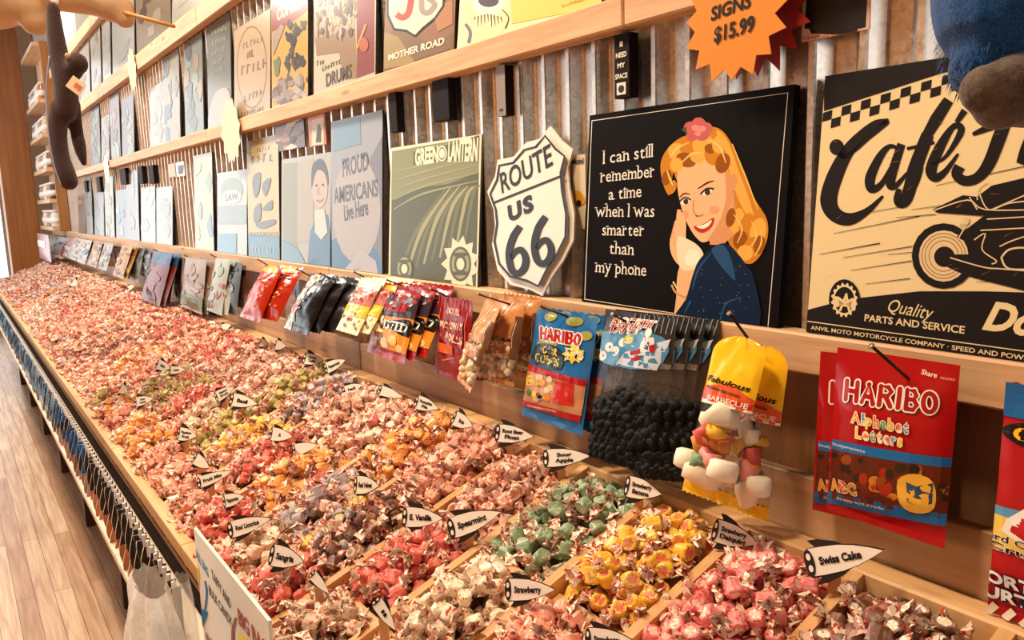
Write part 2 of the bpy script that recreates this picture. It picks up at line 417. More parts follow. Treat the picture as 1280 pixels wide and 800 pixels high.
# ------------------------------------------------------------------ ledges
LN = ['lowest wooden ledge, the one the candy bags hang from', 'second wooden ledge from below, above the pin-up and shield signs',
      'third wooden ledge from below, high on the corrugated wall', 'topmost wooden ledge at the upper left of the wall']
for i, (z0, z1) in enumerate(RZ):
    mb = MB(); a = -9.5 if i == 0 else -8.25; k = 0
    while a < 1.1:
        b = min(a+2.43, 1.1); mb.box(a, b-.002, .9, .937, z0, z1, WOOD_RAIL, .003); a = b
    tag(mb.build('display_ledge', None, (0, .9, z0)), LN[i], 'ledge')

# ------------------------------------------------------------------ candy table
X0, X1 = -8.585, .155; DX = .165; XR = -.335
tb = thing('candy_table', 'long sloping wooden table divided into bins of wrapped taffy', 'table', (-4, .5, 0))
def tpart(name, f): mb = MB(); f(mb); return mb.build(name, tb, (-4, .5, 0))
def front(mb):
    a = X0
    while a < X1: b = min(a+.78, X1); mb.box(a, b-.0015, .3015, .328, .776, .808, WOOD_BIN, .002); a = b
tpart('front_rail', front)
tpart('front_panel', lambda mb: mb.box(X0, X1, .329, .341, .60, .80, M((40, 25, 18), .8, 0, .08)))
def back(mb):
    a = X0
    while a < X1: b = min(a+2.4, X1); mb.box(a, b-.002, .838, .877, .80, 1.0, WOOD_BIN, .003); a = b
tpart('back_rail', back)
def slab(mb, x0, x1, y0, y1, t0, t1, mat):
    mb.add([(x, y, ZS(y)+t) for x in (x0, x1) for y in (y0, y1) for t in (t0, t1)],
           [(0, 1, 3, 2), (4, 6, 7, 5), (0, 4, 5, 1), (2, 3, 7, 6), (0, 2, 6, 4), (1, 5, 7, 3)], mat)
tpart('bin_floor', lambda mb: slab(mb, X0, X1, .3235, .8375, -.10, -.088, WOOD_PLY))
NC = int((X1-X0)/DX)
for i in range(-2, 50):
    xd = XR - DX*i
    if X0+.02 < xd < X1: tpart('divider', lambda mb: slab(mb, xd-.008, xd+.008, .3235, .8375, -.087, -.002, WOOD_BINY))
for yd in (.452, .632): tpart('cross_rail', lambda mb: slab(mb, X0+.02, X1-.02, yd-.007, yd+.007, -.087, -.022, WOOD_BIN))
for xe in (X0, X1): tpart('end_board', lambda mb: slab(mb, xe, xe+.02, .323, .838, -.2, .02, WOOD_BINY))
def tray(mb):
    a = X0
    while a < -1.0: b = min(a+1.1, -1.0); mb.box(a, b-.002, .2385, .328, .632, .651, M((226, 206, 180), .6), .002); a = b
tpart('front_tray', tray)
xl = -1.2
while xl > -8.4:
    for yl in (.40, .80): tpart('leg', lambda mb: mb.box(xl-.025, xl+.025, yl-.02, yl+.03, 0, .72, M((70, 45, 30), .6)))
    xl -= .95
tpart('apron', lambda mb: mb.box(X0, X1, .36, .378, .48, .70, M((70, 46, 30), .7)))

# ================================================================== SIGNS ON THE LEDGES
INK = (26, 18, 16); CREAM = (232, 208, 158)
def sign_panel(BL, BR, TL, row, w=None):
    z0 = RZ[row][1]; y0 = .910
    a = on_y(*BL, y0).x; b = on_y(*BR, y0).x if BR else a+w
    zt = on_y(*TL, .935).z; h = min(zt-z0, (RZ[row+1][0] if row < 3 else 3.1)-z0-.006); dy = min(.026, h*.12)
    V = Vector((0, dy, h)); return Panel((a, y0, z0+.001), (1, 0, 0), V, b-a, V.length)
def sign(name, label, BL, BR, TL, row, color, art=None, w=None, thick=.005, mode='px', rough=.3, group=None, edge=None, cat='sign', spec=.22):
    P = sign_panel(BL, BR, TL, row, w)
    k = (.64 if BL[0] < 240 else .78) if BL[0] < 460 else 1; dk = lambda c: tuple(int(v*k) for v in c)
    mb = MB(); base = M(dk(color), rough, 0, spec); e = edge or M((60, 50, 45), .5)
    q = [P.pt(x, y, d) for d in (0, -thick) for x, y in ((0, 0), (P.w, 0), (P.w, P.h), (0, P.h))]
    mb.add(q, [(0, 1, 2, 3)], base); mb.add(q, [(7, 6, 5, 4), (0, 4, 5, 1), (1, 5, 6, 2), (2, 6, 7, 3), (3, 7, 4, 0)], e)
    if art:
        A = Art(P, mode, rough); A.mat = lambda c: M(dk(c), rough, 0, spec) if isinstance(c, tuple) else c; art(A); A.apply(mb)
    return tag(mb.build(name, None, P.O), label, cat, group)

# --- motorcycle sign at the right
def art_cafe(A):
    D = (26, 18, 16); C = CREAM
    A.poly([(1030, 90), (1300, 20), (1300, 62), (1176, 92), (1030, 139)], D)
    for r in range(2):                          # checkered band
        for k in range(16):
            if (k+r) % 2 == 0:
                x0 = 1029+k*11.7+(k*k)*.06; x1 = x0+11.6+k*.12; f = lambda x: 141-(x-1029)*.306
                A.poly([(x0-r*1.2, f(x0)+r*11.5), (x1-r*1.2, f(x1)+r*11.5), (x1-1.2-r*1.2, f(x1)+11.5+r*11.5), (x0-1.2-r*1.2, f(x0)+11.5+r*11.5)], D)
    # brush script
    A.ell(1046, 184, 9, 10, D)
    A.stroke([(1052, 184), (1054, 195), (1066, 190), (1086, 172), (1107, 154), (1106, 152), (1090, 158), (1062, 186), (1044, 220), (1036, 250), (1044, 268), (1062, 274), (1084, 264), (1104, 245)], [12.8, 8.5, 4.3, 5.7, 7.1, 7.1, 9.9, 15.6, 19.9, 21.3, 18.5, 15.6, 8.5, 2.8], D)
    A.stroke([(1124, 186), (1112, 183), (1100, 196), (1088, 222), (1090, 236), (1102, 230), (1116, 205), (1124, 184)], [4.3, 5.7, 9.9, 12.8, 11.4, 7.1, 4.3, 4.3], D)
    A.stroke([(1127, 180), (1118, 208), (1113, 230), (1120, 232), (1136, 214)], [9.9, 11.4, 11.4, 7.1, 2.8], D)
    A.stroke([(1136, 214), (1150, 185), (1170, 150), (1186, 125)], [4.3, 9.9, 15.6, 12.8], D)
    A.stroke([(1160, 168), (1146, 205), (1134, 246), (1126, 254), (1122, 248), (1124, 236)], [15.6, 17.0, 15.6, 12.8, 9.9, 5.7], D)
    A.stroke([(1126, 254), (1142, 238), (1152, 210), (1146, 200)], [7.1, 4.3, 4.3, 4.3], D); A.stroke([(1134, 186), (1168, 178)], 4, D)
    A.stroke([(1164, 206), (1182, 196), (1200, 168), (1200, 158), (1190, 160), (1174, 186), (1164, 212), (1170, 222), (1182, 214), (1198, 192)], [2.8, 4.3, 8.5, 8.5, 7.1, 12.8, 14.2, 11.4, 7.1, 2.8], D)
    A.stroke([(1196, 153), (1206, 138)], [5.7, 8.5], D)
    A.stroke([(1262, 140), (1250, 170), (1236, 205), (1222, 222), (1206, 226), (1196, 218), (1200, 208)], [12.8, 17.0, 15.6, 12.8, 12.8, 12.8, 14.2], D)
    A.stroke([(1216, 168), (1240, 158), (1270, 148), (1300, 140)], [4.3, 9.9, 11.4, 11.4], D)
    A.stroke([(1300, 150), (1284, 185), (1276, 205)], [17.0, 15.6, 11.4], D)
    for (a, b, w) in [((1170, 232), (1290, 206), 2), ((1140, 262), (1200, 254), 1.6), ((1120, 272), (1170, 268), 1.6), ((1042, 292), (1150, 270), 1.8), ((1024, 318), (1100, 304), 2.2),
                      ((1054, 322), (1140, 308), 1.8), ((1064, 338), (1140, 326), 1.8), ((1082, 355), (1138, 348), 1.8), ((1110, 318), (1180, 312), 2), ((1060, 270), (1130, 258), 1.2), ((1220, 352), (1262, 352), 1.6)]:
        A.stroke([a, b], [.5, w, w*.6], D, 0)
    # motorcycle
    A.ell(1180, 320, 40, 41, D); A.ell(1180, 320, 31, 32, (222, 196, 150)); 
    for r in (28, 24, 19): A.ell(1180, 320, r, r+.8, (150, 110, 70)); A.ell(1180, 320, r-1.2, r-.4, (222, 196, 150))
    A.ell(1181, 321, 13, 13, D)
    A.poly([(1166, 262), (1204, 244), (1222, 246), (1240, 232), (1300, 218), (1300, 364), (1268, 350), (1190, 330), (1188, 318), (1216, 318), (1214, 306), (1196, 296), (1230, 270), (1172, 266)], D)
    A.stroke([(1186, 330), (1214, 340), (1260, 352), (1300, 362)], [8, 12, 12, 12], D)
    for L in ([(1168, 263), (1210, 250), (1232, 262), (1300, 262)], [(1212, 246), (1222, 262)], [(1224, 240), (1236, 262), (1262, 254), (1300, 250)], [(1234, 228), (1224, 236), (1222, 250)], [(1226, 288), (1300, 284)],
              [(1240, 262), (1300, 236)], [(1218, 300), (1232, 292), (1228, 312), (1246, 326), (1240, 330)], [(1250, 308), (1268, 300), (1300, 290)], [(1188, 322), (1230, 334), (1252, 336), (1300, 340)], [(1234, 274), (1300, 270)], [(1196, 302), (1208, 282)]):
        A.stroke(L, 1.6, (222, 196, 150), 4)
    A.stroke([(1252, 322), (1262, 312), (1282, 310), (1300, 318)], 2.4, (222, 196, 150)); A.stroke([(1252, 322), (1262, 336), (1300, 336)], 2.4, (222, 196, 150))
    A.ell(1208, 276, 4, 5, (222, 196, 150)); A.ell(1203, 283, 3, 4, (200, 180, 140))
    A.poly([(1000, 390), (1060, 374), (1150, 364), (1230, 364), (1300, 366), (1300, 470), (1000, 430)], D, 0)
    # round badge
    n = 16; P = []
    for i in range(n*4):
        a = 2*PI*i/(n*4); r = 18 if (i//2) % 2 else 15.6; P.append((1056+r*math.cos(a)*.92, 375+r*math.sin(a)*1.2))
    A.ell(1056, 375, 19.5, 26, D); A.poly(P, C); A.ell(1056, 375, 12.6, 16.5, D)
    A.text('A', (1049, 388), (1064, 390), 26, C, .02); A.text('M', (1043, 383), (1070, 386), 15, C, .02)
    A.text('Quality', (1110, 389), (1166, 400), 18, C, .0, .35)
    A.text('PARTS AND SERVICE', (1081, 401), (1206, 417), 9.5, C, .02)
    A.stroke([(1010, 401.5), (1300, 441.5)], 1.3, C, 0)
    A.text('ANVIL MOTO MOTORCYCLE COMPANY · SPEED AND POWER', (1014, 411.5), (1294, 452), 6, C, .012)
    A.text('Don', (1228, 410), (1322, 424), 34, C, .04, .35)
    for i in range(26):
        x, y = random.uniform(1030, 1280), random.uniform(150, 360); A.stroke([(x, y), (x+random.uniform(3, 12), y-random.uniform(-2, 6))], [.3, random.uniform(.5, 1.6), .2], (190, 140, 84), 0)
sign('tin_sign', 'cream tin sign with black motorcycle and script lettering, right end of lowest ledge', (1008, 415), None, (1038, 95), 0, CREAM, art_cafe, w=.415, rough=.6, spec=.15, edge=M((60, 40, 28), .7))

# --- pin-up phone sign
def art_phone(A):
    wht = (236, 228, 214); sk = (240, 186, 138); sk2 = (216, 150, 104); h1 = (204, 130, 38); h2 = (232, 172, 76); h3 = (150, 84, 22); nv = (18, 34, 60); nv2 = (40, 78, 120)
    A.stroke([(740, 151), (985, 116), (960, 410), (731, 374)], 1.1, wht, 0, True)
    for t, L, R in [('I can still', (754, 205), (816, 196)), ('remember', (751, 228), (818, 221)), ('a time', (761, 250), (802, 246)), ('when I was', (745, 271), (818, 271)),
                    ('smarter', (753, 294), (805, 295)), ('than', (762, 317), (792, 319)), ('my phone', (745, 340), (808, 345))]: A.serif(t, L, R, 16, wht)
    # hair behind
    A.poly([(868, 166), (884, 158), (904, 164), (920, 190), (932, 224), (946, 252), (959, 274), (960, 296), (952, 318), (938, 330), (922, 322), (910, 300), (902, 280), (890, 270), (850, 230), (842, 216), (838, 244), (830, 232), (826, 208), (832, 190), (848, 174)], h1, 4)
    A.poly([(896, 164), (910, 176), (924, 214), (938, 252), (944, 280), (934, 270), (920, 240), (908, 200)], h2, 4)
    # neck and face
    A.poly([(884, 270), (918, 240), (922, 290), (904, 306), (888, 306)], sk2, 0)
    A.poly([(847, 222), (850, 210), (866, 198), (890, 190), (906, 204), (914, 226), (916, 246), (912, 268), (902, 284), (892, 296), (880, 303), (870, 296), (860, 280), (853, 262), (848, 240)], sk, 4)
    A.poly([(906, 206), (914, 226), (916, 246), (910, 270), (896, 292), (884, 302), (900, 276), (908, 246)], sk2, 3)
    A.ell(917, 228, 5, 11, sk2, .15)
    # fringe curls
    for x, y, rx, ry, c in [(836, 206, 9, 12, h1), (848, 190, 13, 11, h2), (864, 186, 14, 12, h1), (858, 200, 13, 9, h3), (846, 206, 8, 9, h2), (880, 182, 14, 14, h2), (894, 192, 13, 15, h1), (904, 204, 9, 13, h3), (888, 186, 7, 6, h3), (872, 198, 9, 6, h2), (900, 180, 9, 12, h2), (834, 222, 6, 10, h3), (841, 234, 5, 9, h1)]: A.ell(x, y, rx, ry, c, .3)
    for L in ([(838, 198), (846, 186), (862, 178)], [(852, 204), (866, 192), (880, 192)], [(884, 174), (900, 184), (908, 204)], [(834, 212), (838, 224), (842, 232)]): A.stroke(L, [1, 2.6, 1], (244, 200, 120))
    for x, y, rx, ry, c in [(922, 276, 9, 16, h2), (934, 286, 10, 20, h1), (948, 290, 10, 18, h2), (926, 300, 9, 12, h3), (942, 310, 12, 14, h1), (932, 316, 10, 10, h2), (950, 306, 7, 12, h3), (914, 272, 6, 12, h3)]: A.ell(x, y, rx, ry, c, .2)
    for L in ([(918, 268), (928, 286), (922, 304)], [(940, 276), (946, 296), (936, 312)], [(952, 286), (952, 304), (944, 320)], [(916, 180), (932, 220), (948, 262)]): A.stroke(L, [1, 2.2, 1], (240, 194, 108))
    # flower
    for x, y, r in [(864, 160, 9), (874, 155, 9), (883, 160, 8), (878, 168, 9), (866, 169, 8)]: A.ell(x, y, r, r*.9, (196, 98, 96))
    for x, y, r in [(870, 160, 5), (878, 161, 5), (873, 167, 4)]: A.ell(x, y, r, r*.8, (224, 140, 132))
    A.poly([(852, 162), (858, 158), (860, 168)], (80, 84, 50))
    # features
    A.stroke([(850, 247), (856, 242), (863, 243)], [1, 2, 1], (90, 46, 20)); A.stroke([(873, 236), (884, 229), (893, 226)], [1.2, 2.4, 1], (90, 46, 20))
    A.ell(857, 252, 6, 4, (250, 238, 224), -.2); A.ell(858, 252, 3.2, 3.6, (70, 50, 40)); A.stroke([(850, 252), (857, 247), (864, 250)], 2, (50, 26, 16))
    A.ell(884, 240, 7, 4, (250, 238, 224), -.3); A.ell(885, 240, 3.6, 4, (70, 50, 40)); A.stroke([(876, 243), (884, 236), (893, 236)], 2.2, (50, 26, 16))
    A.stroke([(868, 250), (867, 262), (872, 270), (880, 268)], [1, 1.2, 2.2, 1.6], (204, 132, 90)); A.ell(872, 270, 2, 1.2, (170, 90, 60))
    A.poly([(868, 283), (878, 281), (893, 272), (890, 284), (880, 291), (872, 289)], (188, 56, 44), 3); A.poly([(871, 283), (880, 281), (890, 275), (887, 282), (879, 286)], (250, 240, 226), 3)
    A.ell(893, 262, 6, 5, (238, 160, 118)); A.ell(857, 268, 4, 5, (238, 160, 118))
    # hand, receiver, arm
    A.poly([(846, 372), (844, 396), (858, 398), (866, 360), (870, 334), (858, 320), (848, 340)], sk, 3)
    A.poly([(850, 264), (844, 284), (838, 300), (840, 318), (850, 332), (862, 330), (858, 300), (858, 276)], sk, 3)
    for a, b in [((850, 262), (847, 288)), ((847, 276), (842, 296)), ((845, 290), (846, 308)), ((849, 300), (854, 316))]: A.stroke([a, b], [4, 6, 4], sk); A.stroke([(a[0]-2.5, a[1]), (b[0]-2.5, b[1])], 1, sk2)
    A.poly([(848, 296), (858, 298), (872, 306), (880, 318), (876, 332), (864, 338), (852, 336), (847, 318)], (238, 222, 190), 4); A.ell(866, 322, 9, 11, (250, 240, 214), .4)
    A.stroke([(840, 356), (846, 366), (858, 372), (862, 368)], 2.6, (210, 160, 90)); A.stroke([(842, 352), (848, 362)], 2, (244, 214, 150))
    # dress
    A.poly([(846, 398), (858, 374), (866, 346), (874, 326), (890, 310), (908, 304), (922, 316), (934, 332), (944, 350), (950, 408), (900, 404)], nv, 3)
    A.poly([(890, 312), (904, 306), (914, 322), (920, 350), (912, 344), (900, 330)], nv2, 3)
    A.stroke([(866, 362), (874, 336), (890, 316)], [1, 3, 1], nv2); A.stroke([(900, 404), (908, 380), (926, 372)], [1, 2.4, 1], nv2); A.stroke([(856, 392), (864, 376)], [1, 3], nv2)
    for i in range(30): A.ell(random.uniform(872, 940), random.uniform(330, 400), .7, .8, (86, 104, 130))
sign('picture_sign', 'black sign of a blonde woman on a telephone with white serif words', (727, 378), (972, 413), (737, 145), 0, (15, 9, 8), art_phone, thick=.012, rough=.65, spec=.06, edge=M((13, 8, 7), .6, 0, .1))

# --- green sign with white title; figure replaced by plain swooshes
def art_green(A):
    g1 = (160, 162, 118); g2 = (88, 90, 62); w = (232, 226, 196)
    A.poly([(487, 186), (602, 167), (597, 362), (486, 350)], w); A.poly([(490, 189), (600, 170), (595, 358), (488, 346)], (134, 136, 96))
    A.poly([(490, 250), (520, 235), (560, 230), (599, 215), (595, 358), (488, 346)], g2)
    for i in range(9): A.stroke([(500+i*10, 342-i*4), (520+i*9, 290-i*6), (560+i*5, 232)], [2.5, 5, 1.5], g1 if i % 2 else (112, 114, 80))
    for i in range(5): A.stroke([(492, 214+i*12), (530, 206+i*9), (598, 186+i*10)], [1, 3, 1], (150, 152, 110))
    A.poly([(517, 190), (548, 184), (547, 202), (517, 206)], g2); A.poly([(557, 182), (599, 169), (597, 202), (557, 200)], g2)
    A.text('GREEN', (519, 206), (548, 202), 19, w, .05); A.text('LANTERN', (560, 201), (597, 200), 24, w, .05)
    A.ell(553, 192, 6, 10, w); A.ell(553, 192, 4.4, 8, g2); A.ell(553, 192, 3.6, 6.4, w)
    def emblem(x, y, r, star):
        if star: A.poly([(x+r*(2.05 if i % 2 else 1.45)*math.cos(PI*i/11)*.62, y+r*(1.9 if i % 2 else 1.4)*math.sin(PI*i/11)) for i in range(22)], w)
        A.ell(x, y, r*.72, r*1.15, g2); A.ell(x, y, r*.58, r*.98, g1); A.ell(x, y, r*.42, r*.6, g2); A.ell(x, y, r*.26, r*.4, w)
        for s in (-1, 1): A.poly([(x-r*.5, y+s*r*.62-r*.12), (x+r*.5, y+s*r*.62-r*.14), (x+r*.4, y+s*r*.62+r*.12), (x-r*.4, y+s*r*.62+r*.14)], g2)
    emblem(576, 330, 19, True); emblem(506, 336, 15, False)
sign('tin_sign', 'sage green tin sign with white title and lantern emblem, left of the shield sign', (486, 350), (597, 362), (490, 185), 0, (150, 150, 108), art_green, rough=.34)

# --- shield
P = Panel((-1.56, .905, RZ[0][1]+.002), (1, 0, 0), (0, .03, .33), .40, .335)
mb = MB()
out = [(690, 158), (704, 176), (718, 187), (712, 210), (714, 236), (720, 268), (719, 300), (706, 326), (692, 346), (680, 370), (664, 362), (640, 356), (624, 338), (617, 306), (621, 282), (619, 262), (611, 240), (621, 220), (624, 200), (644, 196), (660, 178), (676, 174)]
def shield(outl, d0, d1, mat, edge):
    L = [P.px(p) for p in outl]; n = len(L)
    for t in tessellate_polygon([[Vector((x, y, 0)) for x, y in L]]): mb.add([P.pt(*L[i], d1) for i in t], [(0, 1, 2)], mat); mb.add([P.pt(*L[i], d0) for i in t], [(2, 1, 0)], edge)
    for i in range(n): mb.add([P.pt(*L[i], d0), P.pt(*L[(i+1) % n], d0), P.pt(*L[(i+1) % n], d1), P.pt(*L[i], d1)], [(0, 1, 2, 3)], edge)
def shrink(k): cx, cy = 668, 266; return [(cx+(x-cx)*k, cy+(y-cy)*(k+.01)) for x, y in out]
SW = M((240, 230, 214), .3, coat=.3)
shield(out, 0, .004, SW, M((200, 190, 176), .4)); shield(shrink(.86), .004, .010, SW, M((216, 206, 190), .4))
A = Art(P, clip=False); BK = (18, 14, 14)
A.stroke(shrink(.875), 2.8, BK, 0, True); A.stroke([(622, 254), (711, 219)], 2.6, BK, 0)
A.text('ROUTE', (633, 242), (697, 206), 25, BK, .012); A.text('US', (642, 277), (673, 262), 18, BK, .05, space=1.2)
for x, y in ((651, 323), (683, 311)):
    A.stroke([(x+5, y-40), (x-4, y-26), (x-9, y-6), (x-6, y+13), (x+2, y+19), (x+10, y+12), (x+12, y), (x+7, y-10), (x, y-9), (x-7, y)], [8, 9, 9, 9, 8, 9, 9, 8, 7, 5], BK)
A.apply(mb, base=.0105)
tag(mb.build('highway_shield_sign', None, P.O), 'white embossed highway shield sign with black numerals standing on the lowest ledge', 'sign')

# --- the paler signs further left, lowest ledge
def blotch(seed, cols, n=14, small=.12):
    def f(A):
        A.mode = 'fr'; rnd = random.Random(seed)
        for i in range(n):
            x, y = rnd.uniform(.1, .9), rnd.uniform(.05, .9); c = rnd.choice(cols)
            P = [(x+rnd.uniform(.4, 1)*small*1.6*math.cos(a*PI/4), y+rnd.uniform(.4, 1)*small*math.sin(a*PI/4)) for a in range(8)]
            A.poly(P, c, 3)
    return f
def art_proud(A):
    b = (84, 84, 96)
    A.poly([(417, 152), (450, 146), (452, 180), (416, 190)], (130, 168, 196)); A.poly([(415, 300), (440, 290), (478, 318), (478, 345), (415, 338)], (70, 130, 180)); A.poly([(462, 200), (478, 170), (478, 330), (466, 300)], (136, 130, 140), 0)  # blue patch at the bottom is window glare painted into the artwork
    A.ell(446, 262, 30, 66, (206, 196, 190)); A.poly([(430, 338), (452, 312), (470, 326), (474, 345)], (214, 204, 204))
    A.text('PROUD', (429, 221), (461, 212), 22, b, .02); A.text('AMERICANS', (418, 254), (473, 245), 20, b, .02); A.text('Live Here', (431, 276), (461, 268), 20, b, .02)
sign('tin_sign', 'grey blue sign with hand drawn words about proud Americans on lowest ledge', (415, 338), (478, 345), (417, 152), 0, (176, 178, 186), art_proud, rough=.13)
def art_portrait(A):
    A.poly([(354, 205), (372, 203), (372, 330), (354, 328)], (160, 164, 130)); A.poly([(372, 204), (392, 198), (392, 300), (372, 305)], (196, 186, 164))
    A.poly([(384, 332), (388, 290), (396, 270), (410, 268), (414, 300), (412, 336)], (78, 128, 166), 0)
    A.ell(400, 236, 10, 24, (222, 196, 172)); A.poly([(390, 236), (390, 210), (396, 200), (404, 200), (410, 216), (410, 232), (406, 216), (396, 214)], (78, 62, 60), 3)
    A.ell(396, 232, 1.6, 1.4, INK); A.ell(404, 231, 1.6, 1.4, INK); A.stroke([(396, 250), (400, 252), (405, 249)], 1.4, (150, 80, 70)); A.stroke([(399, 235), (398, 242), (401, 243)], .8, (180, 140, 110))
    A.poly([(394, 262), (406, 262), (410, 290), (402, 300), (394, 290)], (240, 236, 226)); A.poly([(354, 300), (372, 310), (384, 332), (354, 328)], (120, 170, 200))
sign('picture_sign', 'glossy portrait sign of a dark haired man in blue jacket, lowest ledge', (352, 328), (413, 335), (352, 200), 0, (198, 196, 182), art_portrait, rough=.14)
def art_yellow(A):
    d = (110, 110, 96)
    A.poly([(310, 292), (350, 296), (350, 328), (311, 322)], (100, 158, 196)); A.scrib((320, 191), (338, 187), 6, d); A.scrib((314, 205), (341, 201), 11, d)
    for i in range(9): A.stroke([(313+i*4, 290), (316+i*4, 296)], 1.6, (120, 130, 130), 0)
    A.scrib((314, 314), (346, 317), 8, (190, 210, 220))
    for pts in ([(316, 222), (326, 216), (324, 240), (318, 246)], [(328, 230), (338, 222), (338, 230), (332, 246)], [(318, 262), (326, 254), (326, 274), (318, 278)], [(328, 262), (340, 250), (340, 262)], [(320, 280), (342, 274), (344, 280), (328, 286)]): A.poly(pts, (112, 116, 110), 3)
sign('tin_sign', 'tall yellow sign with grey block pictures and blue foot on lowest ledge', (311, 322), (350, 328), (309, 177), 0, (232, 206, 136), art_yellow, rough=.2)
def art_law(A):
    A.ell(290, 238, 14, 16, (160, 176, 166)); A.ell(290, 246, 12, 9, (236, 238, 226)); A.text('LAW', (282, 251), (298, 249), 8, (90, 100, 100), .03)
    A.poly([(272, 258), (309, 256), (309, 280), (272, 280)], (156, 178, 182)); A.poly([(272, 292), (296, 292), (296, 317), (272, 315)], (112, 170, 200))
sign('tin_sign', 'pale blue sign with a white oval reading law on lowest ledge', (272, 317), (309, 322), (271, 217), 0, (206, 218, 214), art_law, rough=.13)
sign('tin_sign', 'washed out yellow green sign left of the pale blue law sign', (245, 317), (268, 320), (243, 195), 0, (222, 220, 160), blotch(5, [(150, 170, 150), (110, 150, 180), (236, 226, 150)], 8), rough=.13)
LOW = [((196, 308), (216, 311), (195, 235), (188, 190, 168), [(160, 164, 144), (206, 206, 184)], 'grey green sign, first sign left of the bare stretch of wall on lowest ledge'),
       ((177, 306), (195, 308), (176, 235), (200, 206, 190), [(176, 186, 178), (220, 220, 200)], 'pale blank looking sign, second left of the bare stretch of wall on lowest ledge'),
       ((160, 304), (175, 306), (160, 215), (176, 184, 186), [(206, 170, 160), (110, 160, 200), (190, 200, 170)], 'tall pale sign with a rosy square, third left of the bare stretch of lowest ledge'),
       ((146, 303), (160, 304), (146, 238), (150, 160, 166), [(210, 214, 210), (96, 140, 170)], 'grey sign with white zigzags left of the tall rosy sign, lowest ledge'),
       ((133, 301), (144, 302), (132, 222), (214, 208, 160), [(160, 170, 150), (238, 214, 120)], 'narrow yellow sign far along the lowest ledge'),
       ((119, 299), (131, 301), (118, 242), (168, 178, 176), [(140, 150, 150), (190, 200, 200)], 'plain grey sign left of the narrow yellow one, lowest ledge'),
       ((109, 297), (117, 298), (109, 222), (206, 220, 220), [(170, 200, 210)], 'tall pale blue sliver of a sign far along the lowest ledge'),
       ((99, 296), (108, 297), (99, 244), (186, 180, 170), [(160, 150, 140), (206, 200, 190)], 'small grey brown sign near the far end of the lowest ledge')]
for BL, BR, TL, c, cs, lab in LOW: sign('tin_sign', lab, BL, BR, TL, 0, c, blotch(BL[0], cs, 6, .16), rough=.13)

# --- second ledge
def art_drips(A):
    A.mode = 'px'
    for x, y, rx, ry, c in [(606, 22, 28, 30, (236, 216, 170)), (610, 4, 20, 15, (250, 240, 214)), (611, 1, 13, 8, (70, 60, 70))]: A.ell(x, y, rx, ry, c)
    for i in range(9): A.stroke([(594+i*4, 17+abs(i-4)), (593+i*4.4, 26+(i*7) % 9)], [1.6, .6], INK, 0)
    A.stroke([(582, 30), (588, 40), (586, 54)], 4, (110, 110, 130)); A.stroke([(628, 12), (636, 22), (632, 36)], 1.2, INK)
    A.poly([(636, -30), (760, -70), (760, 6), (640, 30)], (242, 200, 104)); A.scrib((702, 10), (734, 0), 4, (120, 90, 60))
sign('tin_sign', 'yellow and white cartoon style sign with dripping lines, second ledge far right', (571, 56), (752, 1), (571, -60), 1, (244, 226, 180), art_drips, rough=.3)
def art_mother(A):
    A.poly([(480, 50), (500, 30), (540, 60), (566, 40), (566, 60), (480, 88)], (120, 96, 70), 0); A.poly([(480, 40), (498, 46), (520, 80), (480, 86)], (150, 130, 84)); A.poly([(540, 10), (566, 0), (566, 30), (548, 40)], (166, 120, 84))
    sh = [(484, -50), (484, 20), (492, 38), (508, 40), (519, 47), (530, 36), (545, 24), (556, 8), (558, -60)]
    A.poly(sh, (24, 18, 16)); A.poly([(520+(x-520)*.93, -10+(y+10)*.94) for x, y in sh], (236, 222, 190))
    A.stroke([(500, -12), (514, -12), (512, 14), (504, 22), (496, 18)], 8, (188, 66, 50)); A.stroke([(545, -16), (530, -10), (528, 12), (536, 16), (544, 6), (536, -2)], 7, (150, 140, 140))
    A.text('MOTHER ROAD', (486, 76), (556, 55), 8, (240, 228, 206), .03)
sign('tin_sign', 'brown sign with half seen highway shield above white capital words', (479, 87), (567, 58), (479, -60), 1, (136, 100, 72), art_mother)
def art_drums(A):
    A.poly([(392, -60), (444, -60), (444, 60), (392, 56)], (206, 186, 156)); A.poly([(446, -60), (468, -60), (468, 90), (446, 98)], (160, 66, 54)); A.poly([(394, 48), (444, 36), (446, 98), (430, 100), (424, 66), (396, 70)], (176, 142, 102))
    rnd = random.Random(4)
    for i in range(90): x, y = rnd.uniform(396, 444), rnd.uniform(-14, 46); A.blob(x, y, rnd.uniform(1.5, 4), rnd.uniform(2, 9), rnd.choice([(110, 88, 62), (160, 130, 90), (90, 70, 52), (222, 204, 170)]), i)
    A.stroke([(458, 30), (446, 62)], 3, (232, 170, 80)); A.ell(455, 56, 6, 9, (214, 110, 60))
    A.scrib((396, 82), (406, 80), 6, (120, 104, 86)); A.scrib((403, 89), (426, 79), 6, (120, 104, 86)); A.text('DRUMS', (408, 108), (440, 96), 16, (110, 96, 80), .02)
sign('tin_sign', 'old photograph poster with the word drums and a red strip, second ledge', (392, 118), (469, 93), (392, -40), 1, (232, 220, 196), art_drums)
